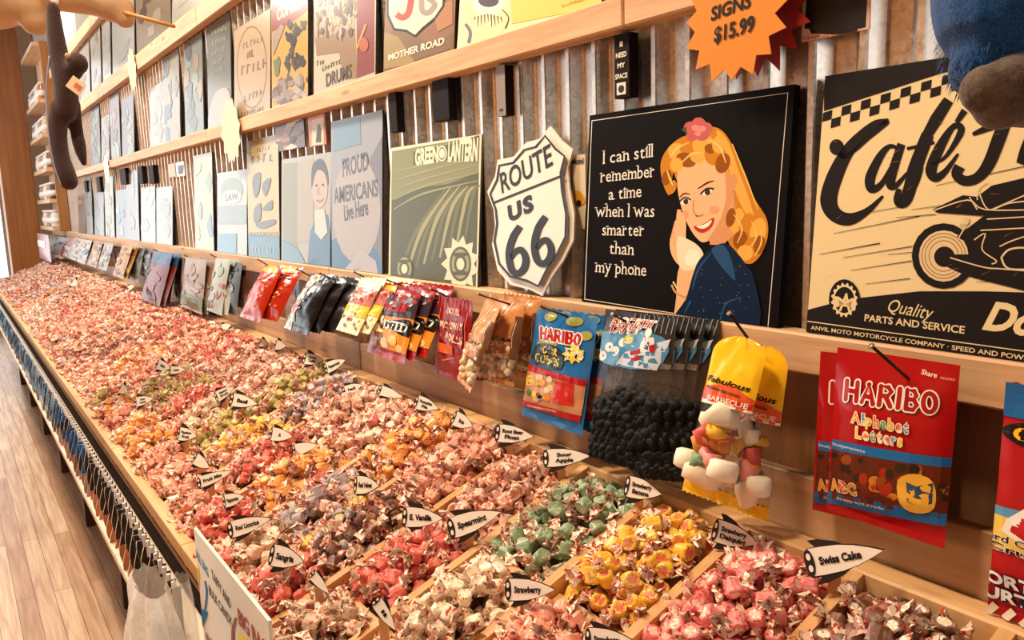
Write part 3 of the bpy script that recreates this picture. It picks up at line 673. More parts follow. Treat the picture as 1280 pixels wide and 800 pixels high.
def art_comics(A):
    A.poly([(340, -20), (386, -20), (386, 12), (362, 30), (340, 40)], (170, 72, 54)); A.text('COMICS', (346, 26), (377, 9), 14, (244, 230, 206), .04)
    rnd = random.Random(8)
    for i in range(26): A.blob(rnd.uniform(356, 380), rnd.uniform(30, 84), rnd.uniform(2, 6), rnd.uniform(4, 14), rnd.choice([(92, 82, 48), (70, 56, 40), (110, 80, 50), (60, 46, 36)]), i)
    for i in range(34): A.blob(rnd.uniform(341, 385), rnd.uniform(96, 134), rnd.uniform(3, 7), rnd.uniform(4, 12), rnd.choice([(176, 150, 140), (190, 186, 180), (140, 110, 100), (206, 196, 190), (120, 84, 70), (210, 170, 90)]), i)
    A.poly([(341, 44), (352, 30), (356, 34), (342, 70)], (190, 170, 160)); A.blob(346, 82, 6, 14, (130, 140, 84), 3)
sign('tin_sign', 'yellow comic book cover sign with red top and white letters, second ledge', (340, 137), (385, 122), (340, -10), 1, (240, 186, 80), art_comics, rough=.26)
def art_round(A):
    b = (150, 116, 78)
    A.ell(315, 84, 19, 52, b); A.ell(315, 84, 18, 50, (222, 192, 150)); A.scrib((303, 62), (329, 51), 8, b); A.scrib((301, 95), (333, 84), 12, b); A.scrib((305, 128), (328, 118), 9, b); A.scrib((309, 74), (316, 70), 9, b); A.scrib((301, 146), (330, 138), 6, b)
sign('tin_sign', 'tan sign with a brown oval ring of lettering, second ledge', (293, 153), (338, 140), (294, 38), 1, (222, 192, 150), art_round, rough=.24)
def art_poem(A):
    for i in range(5): A.scrib((265, 44+i*13), (284-i, 36+i*13), 6, (196, 196, 170))
    A.poly([(262, 140), (270, 116), (284, 110), (290, 130), (290, 156), (262, 164)], (206, 180, 160), 3)
sign('picture_sign', 'dark grey sign with lines of pale verse and a pale figure, second ledge', (261, 165), (290, 156), (260, 28), 1, (124, 120, 104), art_poem, rough=.18)
MID = [((232, 172), (255, 166), (229, 50), (150, 156, 122), [(190, 196, 160), (110, 90, 50), (214, 170, 90), (80, 70, 44)], 'olive sign with a pale arrow emblem and dark trees, second ledge'),
       ((206, 180), (226, 175), (204, 70), (196, 186, 140), [(170, 120, 60), (210, 180, 110), (90, 100, 110)], 'sign speckled with brown leaves left of the olive sign, second ledge'),
       ((188, 188), (206, 181), (186, 112), (226, 218, 200), [(200, 190, 170), (214, 200, 170)], 'cream sign with faint lettering left of the speckled sign, second ledge'),
       ((153, 197), (168, 193), (152, 126), (130, 92, 60), [(190, 150, 100), (100, 66, 44), (180, 190, 140)], 'dark brown picture sign with pale figures, right one of a close pair, second ledge'),
       ((139, 200), (151, 198), (138, 116), (150, 104, 70), [(200, 160, 110), (110, 70, 44), (190, 196, 150)], 'taller brown picture sign, left one of a close pair, second ledge'),
       ((127, 203), (137, 201), (127, 148), (224, 220, 210), [(206, 160, 130), (190, 200, 200)], 'small white sign with a rosy slant beside the brown pair, second ledge'),
       ((115, 206), (126, 203), (115, 134), (120, 96, 80), [(170, 190, 150), (90, 66, 54)], 'narrow dark sign behind the dangling brown plush toy, second ledge')]
for BL, BR, TL, c, cs, lab in MID: sign('picture_sign', lab, BL, BR, TL, 1, c, blotch(BL[0], cs, 12, .14), rough=.2)
# --- third ledge
TOPL = [((216, 46), (262, 0), (216, -40), (250, 242, 222), [(240, 230, 206)], 'large cream sign at the right end of the third ledge'),
        ((173, 88), (215, 47), (173, -40), (186, 160, 128), [(150, 116, 84), (220, 206, 184), (120, 96, 80)], 'brown photo sign above the wooden stick, third ledge'),
        ((143, 114), (170, 90), (143, 22), (232, 232, 222), [(214, 222, 222)], 'white sign left of the brown photo sign, third ledge'),
        ((131, 124), (141, 116), (131, 28), (240, 238, 228), [(226, 226, 220)], 'slender white rounded sign on the third ledge'),
        ((117, 134), (129, 126), (117, 34), (236, 232, 220), [(220, 214, 200), (200, 190, 170)], 'pale grey sign right of the plush head, third ledge'),
        ((97, 146), (115, 136), (97, 40), (240, 234, 216), [(210, 190, 150), (180, 150, 110)], 'pale sign with brown picture at its foot, just behind the plush head')]
for BL, BR, TL, c, cs, lab in TOPL: sign('tin_sign', lab, BL, BR, TL, 2, c, blotch(BL[0], cs, 6, .12), rough=.2)
sign('tin_sign', 'white sign with a yellow corner on the topmost ledge', (95, 40), (112, 18), (90, -40), 3, (246, 240, 222), blotch(2, [(244, 220, 140)], 3, .2), rough=.2)

# --- small flat cards fixed to the corrugated wall behind the big signs
def wall_card(name, label, x0, y0, x1, y1, color, art=None, thick=.004, y=.934, cat='sign', group=None):
    a = on_y(x0, y1, y); b = on_y(x1, y1, y); zt = on_y(x0, y0, y).z
    P = Panel((a.x, y, a.z), (1, 0, 0), (0, 0, 1), b.x-a.x, zt-a.z); mb = MB(); c = M(color, .35)
    mb.box(P.O.x, P.O.x+P.w, y, y+thick, P.O.z, P.O.z+P.h, c)
    if art: A = Art(P, 'px'); art(A); A.apply(mb)
    return tag(mb.build(name, None, (a.x, y, a.z)), label, cat, group)
def art_motel(A):
    A.poly([(698, 202), (716, 199), (716, 240), (698, 240)], (150, 120, 84)); A.ell(707, 216, 6, 9, (40, 34, 30)); A.ell(707, 216, 5, 7.4, (226, 210, 180)); A.text('66', (703, 220), (711, 219), 5, (40, 34, 30), .03)
    A.poly([(700, 252), (706, 242), (722, 238), (730, 246), (730, 256), (702, 258)], (214, 150, 40), 2); A.ell(707, 257, 3, 4, INK); A.ell(724, 254, 3, 4, INK); A.text('Motel', (716, 206), (730, 204), 7, (40, 40, 60), .02); A.poly([(698, 226), (716, 226), (716, 237), (698, 238)], (70, 86, 80)); A.text('HISTORIC', (700, 208), (716, 205), 4, (60, 40, 30))
wall_card('tin_sign', 'small cream travel sign with a yellow car half hidden behind the shield sign', 697, 196, 733, 285, (226, 210, 176), art_motel)
wall_card('postcard_sign', 'small dark picture card above the portrait sign', 346, 152, 382, 190, (90, 66, 54), lambda A: blotch(3, [(170, 130, 100), (206, 190, 180), (60, 40, 40)], 12, .14)(A))
wall_card('postcard_sign', 'small orange framed card with a dark figure under the second ledge', 387, 146, 408, 184, (196, 110, 60), lambda A: (A.poly([(390, 150), (405, 147), (405, 180), (390, 182)], (226, 196, 150)), A.poly([(395, 178), (397, 160), (402, 160), (402, 178)], INK), A.ell(399, 158, 2, 3, INK)))
wall_card('postcard_sign', 'tiny olive card with a brown blot, left of the yellow green sign', 211, 205, 220, 222, (160, 146, 110))
wall_card('postcard_sign', 'tiny white tag with a black mug shape on the bare stretch of wall', 221, 203, 231, 221, (236, 230, 216), lambda A: A.poly([(222.5, 207), (229.5, 206), (229, 216), (226, 218), (223, 217)], INK))
# narrow black boxes hung on the metal
def hung_box(label, x0, x1, y0, y1, group=None, words=False, c=(30, 20, 18), fc=None):
    yf, yb = .917, .938
    a = on_y(x0, y1, yf); b = on_y(x1, y1, yf); zt = on_y(x0, y0, yf).z
    P = Panel((a.x, yf, a.z), (1, 0, 0), (0, 0, 1), b.x-a.x, zt-a.z); mb = MB(); mb.box(a.x, b.x, yf, yb, a.z, zt, M(c, .6, 0, .08), .001)
    A = Art(P, 'fr')
    if words:
        for i, (t, w) in enumerate((('I', .2), ('NEED', .7), ('MY', .5), ('SPACE', .8))):
            y = .86-i*.165; A.text(t, (.5-w/2, y-.06), (.5+w/2, y-.06), .075, (230, 222, 206), .03)
        A.poly([(.2, .05), (.8, .05), (.8, .24), (.2, .24)], (230, 222, 206)); A.ell(.5, .14, .2, .06, INK)
    elif fc: A.poly([(0, 0), (1, 0), (1, 1), (0, 1)], fc); A.ell(.5, .12, .25, .03, INK)
    A.apply(mb)
    return tag(mb.build('box_sign', None, (a.x, yf, a.z)), label, 'sign', group)
hung_box('narrow black box sign with white words asking for space, under second ledge', 768, 787, 44, 124, words=True)
hung_box('narrow box sign with silvery front hung left of the space box sign', 622, 633, 83, 146, fc=(140, 124, 112))
hung_box('narrow black box sign hung above the sage green sign', 542, 562, 94, 153)
hung_box('narrow black box sign hung above the gap left of the sage green sign', 488, 497, 116, 166)
for i, (x0, x1, y0, y1) in enumerate([(187, 193, 207, 230), (174, 179, 208, 230), (151, 158, 211, 231), (122, 126, 221, 240), (106, 109, 226, 240)]):
    hung_box('tiny black box sign hung under the second ledge above the far pale signs', x0, x1, y0, y1, 'tiny black box signs far along the wall')
# paper with blacked-out picture
def art_black(A):
    A.poly([(1010, -30), (1086, -36), (1082, 34), (1072, 36), (1070, 44), (1014, 42), (1012, 36), (1006, 36)], (20, 14, 12)); A.scrib((1004, 50), (1080, 45), 5, (190, 50, 44))
wall_card('paper_notice', 'pink edged paper notice with a blacked out middle, above the motorcycle sign', 1002, -60, 1086, 53, (214, 176, 156), art_black, .002)

# --- starburst price tags
def star(label, cx, cy, R, col, y, art=None, n=16, inner=.72, seed=0, sy=1.0, name='starburst_price_tag'):
    c = on_y(cx, cy, y); rnd = random.Random(seed); P = Panel((c.x-R, y, c.z-R), (1, 0, 0), (0, 0, 1), 2*R, 2*R); mb = MB(); pts = []
    for i in range(n*2):
        a = PI*i/n+.1; r = R*(rnd.uniform(.9, 1.05) if i % 2 == 0 else inner); pts.append((R+r*math.cos(a), R+r*sy*math.sin(a)))
    m = M(col, .45)
    mb.add([P.pt(R, R, 0)]+[P.pt(*p, 0) for p in pts], [(0, i+1, (i+1) % (2*n)+1) for i in range(2*n)], m)
    mb.add([P.pt(R, R, -.0015)]+[P.pt(*p, -.0015) for p in pts], [(0, (i+1) % (2*n)+1, i+1) for i in range(2*n)], m)
    o = len(pts); mb.add([P.pt(*p, 0) for p in pts]+[P.pt(*p, -.0015) for p in pts], [(i, o+i, o+(i+1) % o, (i+1) % o) for i in range(o)], m)
    if art: A = Art(P, 'px', clip=False); art(A); A.apply(mb)
    return tag(mb.build(name, None, c), label, 'price tag')
def art_star(A):
    A.text('SIGNS', (889, 26), (940, 8), 16, (20, 14, 14), .03, .15); A.text('$15.99', (893, 53), (944, 38), 18, (20, 14, 14), .03, .12)
star('orange starburst price tag with black handwriting pinned to the second ledge', 916, 22, .088, (228, 138, 36), .893, art_star, 15, .76, 2)
star('dark red starburst tag behind the orange one', 948, 16, .085, (150, 30, 20), .922, None, 15, .7, 3)
star('pale yellow starburst tag seen nearly edge on, hanging from the second ledge', 288, 163, .125, (206, 202, 160), .892, None, 12, .8, 4)
star('small pale yellow starburst tag hanging from the third ledge', 165, 88, .11, (236, 226, 150), .893, None, 12, .8, 5)
star('small cream starburst tag on the second ledge above the narrow yellow sign', 133, 212, .10, (246, 222, 190), .893, None, 12, .8, 6)
# ================================================================== HANGING BAGS
NAIL = M((52, 38, 30), .35, .7); NAILH = M((176, 160, 140), .3, .8)
def peg(px, head=None, label='', ln=.05):
    # a nail driven into the lowest ledge; px = where it meets the ledge
    e = on_y(*px, .846); h = on_y(*head, .812) if head else e + Vector((0, -.034, .022)); b = e+(e-h)*((.901-e.y)/(e.y-h.y))*.98
    d = (h-b).normalized()
    t = thing('bag_peg', label, 'peg', b)
    mb = MB(); mb.tube([b-d*-.001, h], .0019, NAIL, 8); mb.build('shaft', t, b)
    mb = MB(); mb.tube([h, h+d*.002], .0036, NAILH, 10); mb.build('nail_head', t, b)
class Pouch:
    def __init__(s, TL, TR, BL, y=.862, thick=.022, flare=.0, seed=0, wr=.0026, rnd_top=0.0, w=None, h=None, grid=(18, 24), tilt=None):
        a = on_y(*TL, y); s.w = w or on_y(*TR, y).x-a.x; c = on_x(*BL, a.x)
        if tilt is None: s.tilt = math.atan2(y-c.y, a.z-c.z); s.h = h or (c-a).length
        else: s.tilt = tilt; s.h = h
        s.org = Vector((a.x+s.w/2, y, a.z)); s.th = thick*.74; s.fl = flare; s.seed = seed; s.wr = wr; s.rt = rnd_top; s.grid = grid
        V = Vector((0, math.sin(s.tilt), math.cos(s.tilt))); s.P = Panel(Vector((a.x, y, a.z))-V*s.h, (1, 0, 0), V, s.w, s.h)
        s.crimp = .06
    def surf(s, a, b, d=0, side=1):
        u, v = a/s.w, b/s.h; uu = min(max(u, 0), 1); vv = min(max(v, 0), 1)
        k = 1+s.fl*(1-v)
        if s.rt and v > 1-s.rt: q = (v-(1-s.rt))/s.rt; k *= math.sqrt(max(.02, 1-(q*.97)**2))
        sag = max(0, math.sin(PI*uu))**.55*max(0, min(1, (1-vv-s.crimp*.6)/.3))**.7*max(0, min(1, (vv-s.crimp)/.16))**.6*(.65+.35*math.sin(PI*vv))
        n = noise.noise(Vector((u*4+s.seed*7.1, v*5, s.seed)))*1.3+noise.noise(Vector((u*9, v*11+s.seed*3, 4.2)))*.7+noise.noise(Vector((u*7+v*9+s.seed, v*5-u*8, 9.1)))*.6
        y = side*s.th*sag*(.5 if side > 0 else .35) + n*s.wr*(1 if side > 0 else .5)*min(1, 6*min(uu, 1-uu)+.4) + d
        return Vector(((u-.5)*s.w*k, -y, -(1-v)*s.h))
    def shell(s, mb, mat, zig=.0, mats=None, v0=0, v1=1):
        nu, nv = s.grid
        for side in (1, -1):
            vs = []
            for j in range(nv+1):
                for i in range(nu+1):
                    v = v0+(v1-v0)*j/nv; p = s.surf(i/nu*s.w, v*s.h, 0, side)
                    if zig and j in (0, nv): p.z += zig*(1 if i % 2 else -1)*(1 if j else 1)
                    vs.append(p)
            fs = [(j*(nu+1)+i, j*(nu+1)+i+1, (j+1)*(nu+1)+i+1, (j+1)*(nu+1)+i) for j in range(nv) for i in range(nu)]
            if side < 0: fs = [f[::-1] for f in fs]
            if not mats: mb.add(vs, fs, mat, True)
            else:
                o = len(mb.v); mb.v += [tuple(q) for q in vs]
                for k, f in enumerate(fs): mb.f.append(tuple(o+q for q in f)); mb.m.append(mb.mi(mats((k % nu+.5)/nu, v0+(v1-v0)*(k//nu+.5)/nv))); mb.s.append(True)
        # side seams are closed by both faces meeting
def foil(c, r=.24): return M(c, r, 0, .28, .1)
def bag(name, label, P, color, art=None, mode='fr', zig=.0014, mats=None, cat='candy bag', group=None, rough=.24, part='pouch'):
    t = thing(name, label, cat, P.org, group, (-P.tilt, 0, 0))
    mb = MB(); P.shell(mb, foil(color, rough), zig, mats)
    if art:
        A = Art(P.P, mode, rough); A.mat = lambda c: foil(c, rough) if isinstance(c, tuple) else c
        art(A); A.apply(mb, lambda a, b, d: P.surf(a, b, d), P.grid, .00022, .0014)
    mb.build(part, t)
    return t
def clone(t, label, dx, dy, dz=0, rz=0, dt=0, group=None):
    c = copy_tree(t); c.location = t.location + Vector((dx, dy, dz)); c.rotation_euler = (t.rotation_euler.x+dt, t.rotation_euler.y, rz)
    c['label'] = label
    if group: c['group'] = group
    return c
WHT = (244, 238, 226); RED = (176, 20, 24); BLU = (24, 104, 168); YEL = (246, 196, 40); ORG = (236, 130, 40)
# --- red bag of letter sweets
def lettering(A, words, cols):
    for (t, L, R, h), c in zip(words, cols): A.text(t, L, R, h, c, .035, 0, WHT, .055)
def art_alpha(A):
    A.mode = 'px'
    wash = [(1042, 560), (1200, 583), (1196, 648), (1036, 620)]
    A.poly([(1044, 548), (1202, 574), (1202, 586), (1043, 560)], BLU); A.poly([(1043, 560), (1202, 586), (1196, 650), (1037, 622)], (96, 34, 14)); A.poly([(1037, 613), (1197, 644), (1196, 660), (1035, 628)], BLU)
    rnd = random.Random(2)
    for i in range(60):
        x = rnd.uniform(1046, 1196); y = 564+(x-1043)*.17+rnd.uniform(2, 46); A.ell(x, y, rnd.uniform(3, 8), rnd.uniform(3, 8), rnd.choice([(50, 32, 16), (150, 70, 20), (200, 120, 30), (70, 44, 18), (110, 30, 16), (36, 34, 20), (170, 40, 22)]))
    A.chunky('HARIBO', (1062, 498), (1174, 515), 23, 5.6, (170, 18, 22), WHT, 1.9)
    cols = [(236, 150, 40), (80, 150, 200), (240, 200, 60), (226, 110, 50), (90, 170, 120), (240, 180, 50), (220, 90, 60), (80, 140, 190)]
    A.chars('Alphabet', (1071, 526), (1143, 540), 14, cols, .03, (250, 232, 196), .05); A.chars('Letters', (1077, 545), (1136, 556), 14, cols[2:], .03, (250, 232, 196), .05)
    A.text('Share', (1154, 467), (1173, 472), 6, WHT, .01); A.scrib((1178, 473), (1196, 476), 3, (226, 190, 180))
    A.text('Kids and grown-ups love it so', (1045, 555), (1090, 564), 4, WHT); A.text('the happy world of Haribo', (1048, 623), (1110, 636), 4, WHT)
    for t, x, c in (('A', 1042, (238, 160, 50)), ('B', 1054, (206, 60, 40)), ('C', 1066, (190, 150, 70))): A.text(t, (x, 611+(x-1042)*.2), (x+11, 613+(x-1042)*.2), 15, c, .04, 0, (240, 210, 160), .04)
    # plain open blue book on the packet (mascot left out)
    A.poly([(1130, 598), (1150, 590), (1172, 602), (1172, 634), (1150, 640), (1132, 628)], (240, 180, 60), 3); A.poly([(1140, 600), (1152, 606), (1152, 632), (1141, 624)], (50, 80, 110)); A.poly([(1152, 606), (1172, 602), (1170, 628), (1152, 632)], (40, 66, 96))
pz = Pouch((1047, 434), (1200, 467), (1033, 637), .858, .034, 0, 1, .0011)
hb = bag('candy_bag', 'red bag of letter gummies with white block lettering hanging below the motorcycle sign', pz, (172, 12, 18), art_alpha, zig=0, rough=.18)
clone(hb, 'second red letter gummy bag, half hidden behind the front one', -.03, .024, -.01, .22, .0)
peg((1127, 466), (1090, 433), 'dark nail with bright head carrying the red letter gummy bags')
# --- chip bag cut by the right edge of the photo
def art_chips(A):
    A.poly([(0, .86), (1, .86), (1, 1), (0, 1)], (26, 100, 160)); A.poly([(0, .44), (1, .50), (1, .54), (0, .48)], (90, 150, 190)); A.poly([(0, .3), (1, .36), (1, .50), (0, .44)], (236, 200, 90))
    A.ell(.30, .80, .30, .058, (24, 16, 14)); A.text('OVEN', (.07, .775), (.50, .775), .05, (246, 190, 40), .04)
    A.poly([(.05, .38), (.3, .56), (.6, .52), (.5, .36)], WHT, 3); A.poly([(.1, .39), (.3, .53), (.54, .5), (.46, .38)], (190, 30, 26), 3)
    A.text('Hard Candy', (-.1, .335), (.4, .335), .028, INK, .02, 0, WHT, .03); A.text('Crunchy', (-.02, .295), (.5, .295), .03, INK, .02, 0, WHT, .03)
    A.text('ASSORTED', (-.25, .14), (.43, .155), .05, (240, 236, 230), .04, 0, (30, 30, 60), .05); A.text('SURTIDOS', (-.09, .075), (.56, .09), .05, (240, 236, 230), .04, 0, (30, 30, 60), .05)
    A.stroke([(.3, .06), (.6, .03), (1, .08)], .03, (60, 110, 160))
    for i in range(10): A.stroke([(i*.1, 0), (i*.1+.05, .05)], .03, (236, 220, 200), 0)
pz = Pouch((1258, 477), (1290, 485), (1234, 765), .86, .03, 0, 5, w=.17)
bag('candy_bag', 'blue topped red bag of assorted hard candy cut off by the right edge', pz, (176, 22, 26), art_chips)
peg((1312, 505), None, 'nail carrying the assorted hard candy bag at the right edge')
# --- marshmallow kebabs
YB = foil((246, 190, 32), .2)
def kebab(label, TL, TR, BL, seed, y=.852):
    P = Pouch(TL, TR, BL, y, .03, -.05, seed, .002, .12)
    t = thing('marshmallow_kebab', label, 'candy bag', P.org, None, (-P.tilt, 0, 0)); rnd = random.Random(seed)
    P.crimp = .02
    mb = MB(); P.shell(mb, YB, 0, lambda u, v: YB if v < .93 - .0 else YB, .56, 1)
    A = Art(P.P, 'fr'); A.mat = lambda c: foil(c, .2)
    A.poly([(0, .56), (1, .56), (1, .64), (.6, .7), (0, .66)], (226, 90, 50)); A.poly([(0, .56), (1, .56), (1, .575), (0, .59)], (250, 226, 200)); A.poly([(0, .575), (1, .575), (1, .61), (0, .62)], (206, 50, 40))
    A.text('Fabulous', (.08, .70), (.92, .68), .035, INK, .02, .2); A.scrib((.12, .67), (.8, .65), .018, (120, 70, 20)); A.text('BARBECUE', (.2, .585), (.95, .58), .03, (250, 220, 200), .02)
    A.apply(mb, lambda a, b, d: P.surf(a, b, d), P.grid, .0002, .0012); mb.build('printed_sleeve', t)
    mb = MB(); P.shell(mb, FILM, 0, None, .08, .56); mb.build('clear_pouch', t)['label'] = 'clear plastic lower pouch'
    mb = MB(); P.shell(mb, YB, .001, None, 0, .08); mb.build('bottom_seal', t)
    mb = MB(); mb.tube([(0, -.006, -P.h*.3), (0, -.006, -P.h*.93)], .0016, M((60, 36, 22), .5), 6); mb.build('skewer', t)
    z = .47; items = [('marshmallow', (248, 232, 206), .022), ('gummy', (246, 190, 60), .008), ('gummy', (210, 90, 80), .008), ('gummy', (236, 150, 60), .01), ('marshmallow', (236, 150, 140), .014), ('gummy', (120, 150, 110), .008), ('marshmallow', (246, 224, 190), .024)]
    zz = P.h*.46
    for nm, c, th in items:
        m = M(c, .45, sub=.2); mb = MB(); r = P.w*rnd.uniform(.30, .36); zc = -zz-th/2
        mb.tube([Vector((rnd.uniform(-.006, .006), -.008, zc+th*k)) for k in (-.5, -.42, 0, .42, .5)], [r*.72, r*.94, r, r*.94, r*.72], m, 14, flat=.62); mb.build(nm, t); zz += th+.001
    for dx in (-.35, .3):
        mb = MB(); r = P.w*.24; mb.tube([Vector((P.w*dx, -.012, -P.h*.80+k*.013)) for k in (-1, -.8, 0, .8, 1)], [r*.7, r*.95, r, r*.95, r*.7], M((248, 234, 210), .45, sub=.2), 14); mb.build('marshmallow', t)
    return t
kebab('front yellow topped marshmallow kebab bag hanging out over the bins', (896, 416), (962, 424), (851, 612), 3, .84)
kebab('yellow marshmallow kebab bag behind and right of the front one', (930, 428), (988, 436), (905, 632), 4, .866)
peg((938, 427), (912, 392), 'long nail with bright head carrying the yellow marshmallow kebabs')
# --- black taffy with a folded header card
def card_art(A):
    A.mode = 'px'
    for i in range(9): A.stroke([(796+i*6, 389+i*.8), (792+i*6, 412+i*.8)], .9, (150, 150, 150), 0)
    A.poly([(744, 420), (762, 414), (800, 412), (838, 428), (820, 462), (746, 448)], (70, 130, 170), 3); A.poly([(790, 440), (840, 424), (826, 463), (780, 456)], (206, 214, 222))
    for i in range(7): A.ell(750+i*9, 440-i*3+(i % 2)*8, 6, 6, (226, 220, 210)); A.ell(751+i*9, 440-i*3+(i % 2)*8, 1.6, 1.8, INK)
    A.ell(800, 428, 14, 12, (90, 150, 190)); A.ell(792, 424, 7, 6, (220, 200, 110)); A.ell(815, 416, 4, 6, (240, 232, 220)); A.poly([(808, 422), (822, 422), (824, 440), (806, 440)], (232, 226, 220)); A.poly([(812, 428), (818, 428), (817, 438), (812, 436)], (40, 80, 140)); A.poly([(818, 432), (824, 430), (824, 440), (819, 440)], RED)
    A.poly([(796, 440), (808, 436), (808, 442), (796, 444)], RED); A.poly([(798, 448), (810, 444), (808, 450), (798, 452)], RED)
    A.text('ROCKET', (768, 404), (822, 411), 9, RED, .03, .3, WHT, .05); A.text('TAFFY', (766, 415), (806, 418), 9, RED, .03, .3, WHT, .05)
P = Pouch((757, 386), (846, 399), (737, 570), .846, .045, .06, 6, .003)
rt = thing('taffy_bag', 'clear bag of black taffy with rocket header card, front one of its peg', 'candy bag', P.org, None, (-P.tilt, 0, 0))
mb = MB(); hd = M((40, 34, 32), .35)
mats = lambda u, v: hd
P.shell(mb, hd, 0, None, .72, 1); A = Art(P.P, 'px', .3); card_art(A); A.apply(mb, lambda a, b, d: P.surf(a, b, d), P.grid, .0002, .0013)
mb.build('header_card', rt)
mb = MB(); P.shell(mb, FILM, 0, None, 0, .74); mb.build('clear_pouch', rt)['label'] = 'clear plastic pouch'
mb = MB(); rnd = random.Random(1); bk = M((9, 6, 5), .6, 0, .2)
for i in range(420):
    u = rnd.uniform(.08, .92); v = rnd.uniform(.04, .54-.3*abs(u-.6)); p = P.surf(u*P.w, v*P.h, 0, 1); p.y *= rnd.uniform(-.3, .7); ax = Vector((rnd.uniform(-1, 1), rnd.uniform(-.4, .4), rnd.uniform(-1, 1))).normalized()
    mb.tube([p-ax*.011, p-ax*.009, p+ax*.009, p+ax*.011], [.005, .0085, .0085, .005], bk, 8)
mb.build('black_candy', rt)['kind'] = 'stuff'
for i in range(3): clone(rt, 'black taffy bag behind the front rocket header bag, %s' % ('directly behind it', 'next to last towards the ledge', 'closest to the ledge')[i], .012*(i+1), .014*(i+1), -.002*i, .05*(i+1), -.06*(i+1))
peg((786, 404), (766, 393), 'nail carrying the black taffy bags below the pin-up sign')
# --- blue sour cubes
def art_sour(A):
    A.mode = 'px'
    A.poly([(663, 455), (736, 476), (734, 484), (662, 463)], RED); A.poly([(662, 463), (734, 484), (728, 520), (656, 500)], (190, 130, 90)); A.poly([(656, 500), (727, 520), (726, 528), (655, 507)], RED)
    for (x, y, rx, ry) in ((690, 396, 8, 6), (720, 402, 10, 6), (734, 420, 8, 6), (688, 432, 14, 12)): A.ell(x, y, rx, ry, (150, 150, 80))
    A.chunky('HARIBO', (680, 423), (728, 432), 13, 3.4, RED, WHT, 1.3)
    A.poly([(676, 430), (706, 436), (708, 462), (670, 454)], (30, 50, 60), 3); A.text('SOUR', (680, 440), (704, 446), 9, (246, 206, 60), .03); A.text('CUBES', (673, 451), (705, 459), 10, (246, 206, 60), .03)
    A.poly([(722+(13 if i % 2 else 9)*math.cos(PI*i/9), 443+(13 if i % 2 else 8)*math.sin(PI*i/9)) for i in range(18)], (246, 206, 60)); A.text('ZING', (713, 447), (732, 450), 9, INK, .05, .1, WHT, .04)
    A.poly([(660, 470), (680, 468), (681, 482), (661, 482)], YEL); A.scrib((663, 474), (678, 477), 4, INK); A.scrib((664, 480), (677, 482), 4, INK)
    rnd = random.Random(3)
    for i in range(16): A.ell(rnd.uniform(672, 696), rnd.uniform(472, 500), 4, 4, rnd.choice([(226, 200, 160), (206, 150, 110), (230, 180, 90)]))
    A.poly([(700, 476), (722, 480), (720, 508), (697, 503)], (196, 40, 30), 0)
    for x, c in ((666, (60, 120, 60)), (674, YEL), (681, INK), (690, ORG)): A.ell(x, 491+(x-666)*.28, 3.4, 4, c)
    A.scrib((662, 508), (700, 516), 2.5, WHT)
P = Pouch((672, 386), (748, 398), (653, 519), .852, .03, .02, 7)
sc = bag('candy_bag', 'blue bag of sour cube gummies with white and red lettering left of the black taffy', P, (24, 100, 160), art_sour)
clone(sc, 'second blue sour cube bag tucked behind the front blue one', .012, .024, 0, .06, -.05)
peg((707, 395), (676, 383), 'nail carrying the blue sour cube bags')
# --- tan marshmallow mix bags
def art_smore(A):
    A.poly([(.06, .30), (.94, .36), (.94, .50), (.06, .46)], (190, 120, 66)); A.text("S'MORES", (.16, .40), (.84, .435), .05, (246, 230, 206), .02); A.text('MIX', (.3, .335), (.62, .352), .05, (246, 230, 206), .02)
    A.stroke([(.72, .95), (.56, .74), (.30, .58), (.12, .54)], .02, (240, 214, 180)); A.poly([(.0, .0), (1, .0), (1, .05), (0, .05)], (206, 140, 80))
    A.poly([(.88, .3), (1, .3), (1, .8), (.88, .8)], (110, 70, 46)); A.scrib((.90, .45), (.905, .75), .03, WHT)
def smores(label, TL, TR, BL, seed, y, w=None, rz=0):
    P = Pouch(TL, TR, BL, y, .045, .1, seed, .003, w=w)
    t = thing('marshmallow_mix_bag', label, 'candy bag', P.org, None, (-P.tilt, 0, rz)); rnd = random.Random(seed)
    top = foil((206, 140, 82), .3); mb = MB(); P.shell(mb, top, .003, None, .52, 1); mb.build('paper_top', t)
    mb = MB(); P.shell(mb, FILM, 0, None, .05, .54); A = Art(P.P, 'fr', .35); art_smore(A); A.apply(mb, lambda a, b, d: P.surf(a, b, d), P.grid, .0002, .0013); mb.build('clear_pouch', t)
    mb = MB(); P.shell(mb, top, .004, None, 0, .05); mb.build('bottom_seal', t)
    mb = MB(); c1 = M((244, 226, 190), .5, sub=.15); c2 = M((226, 184, 120), .6)
    for i in range(64):
        p = P.surf(rnd.uniform(.1, .9)*P.w, rnd.uniform(.08, .5)*P.h); p.y *= rnd.uniform(.0, .72); mb.ball(p, rnd.uniform(.006, .0085), c1 if i % 3 else c2, 8)
    mb.build('marshmallow_bits', t)['kind'] = 'stuff'
    return t
smores('tan marshmallow mix bag with clear window, leftmost of three on one peg', (596, 374), (632, 370), (566, 478), 11, .835, .115, -.35)
smores('tan marshmallow mix bag in the middle of its three', (612, 368), (650, 372), (597, 470), 12, .858, .12, .0)
smores('tan marshmallow mix bag furthest right of its three, nearest the ledge', (632, 366), (665, 372), (622, 462), 13, .884, .11, .12)
peg((630, 378), (599, 368), 'nail carrying the three tan marshmallow mix bags')
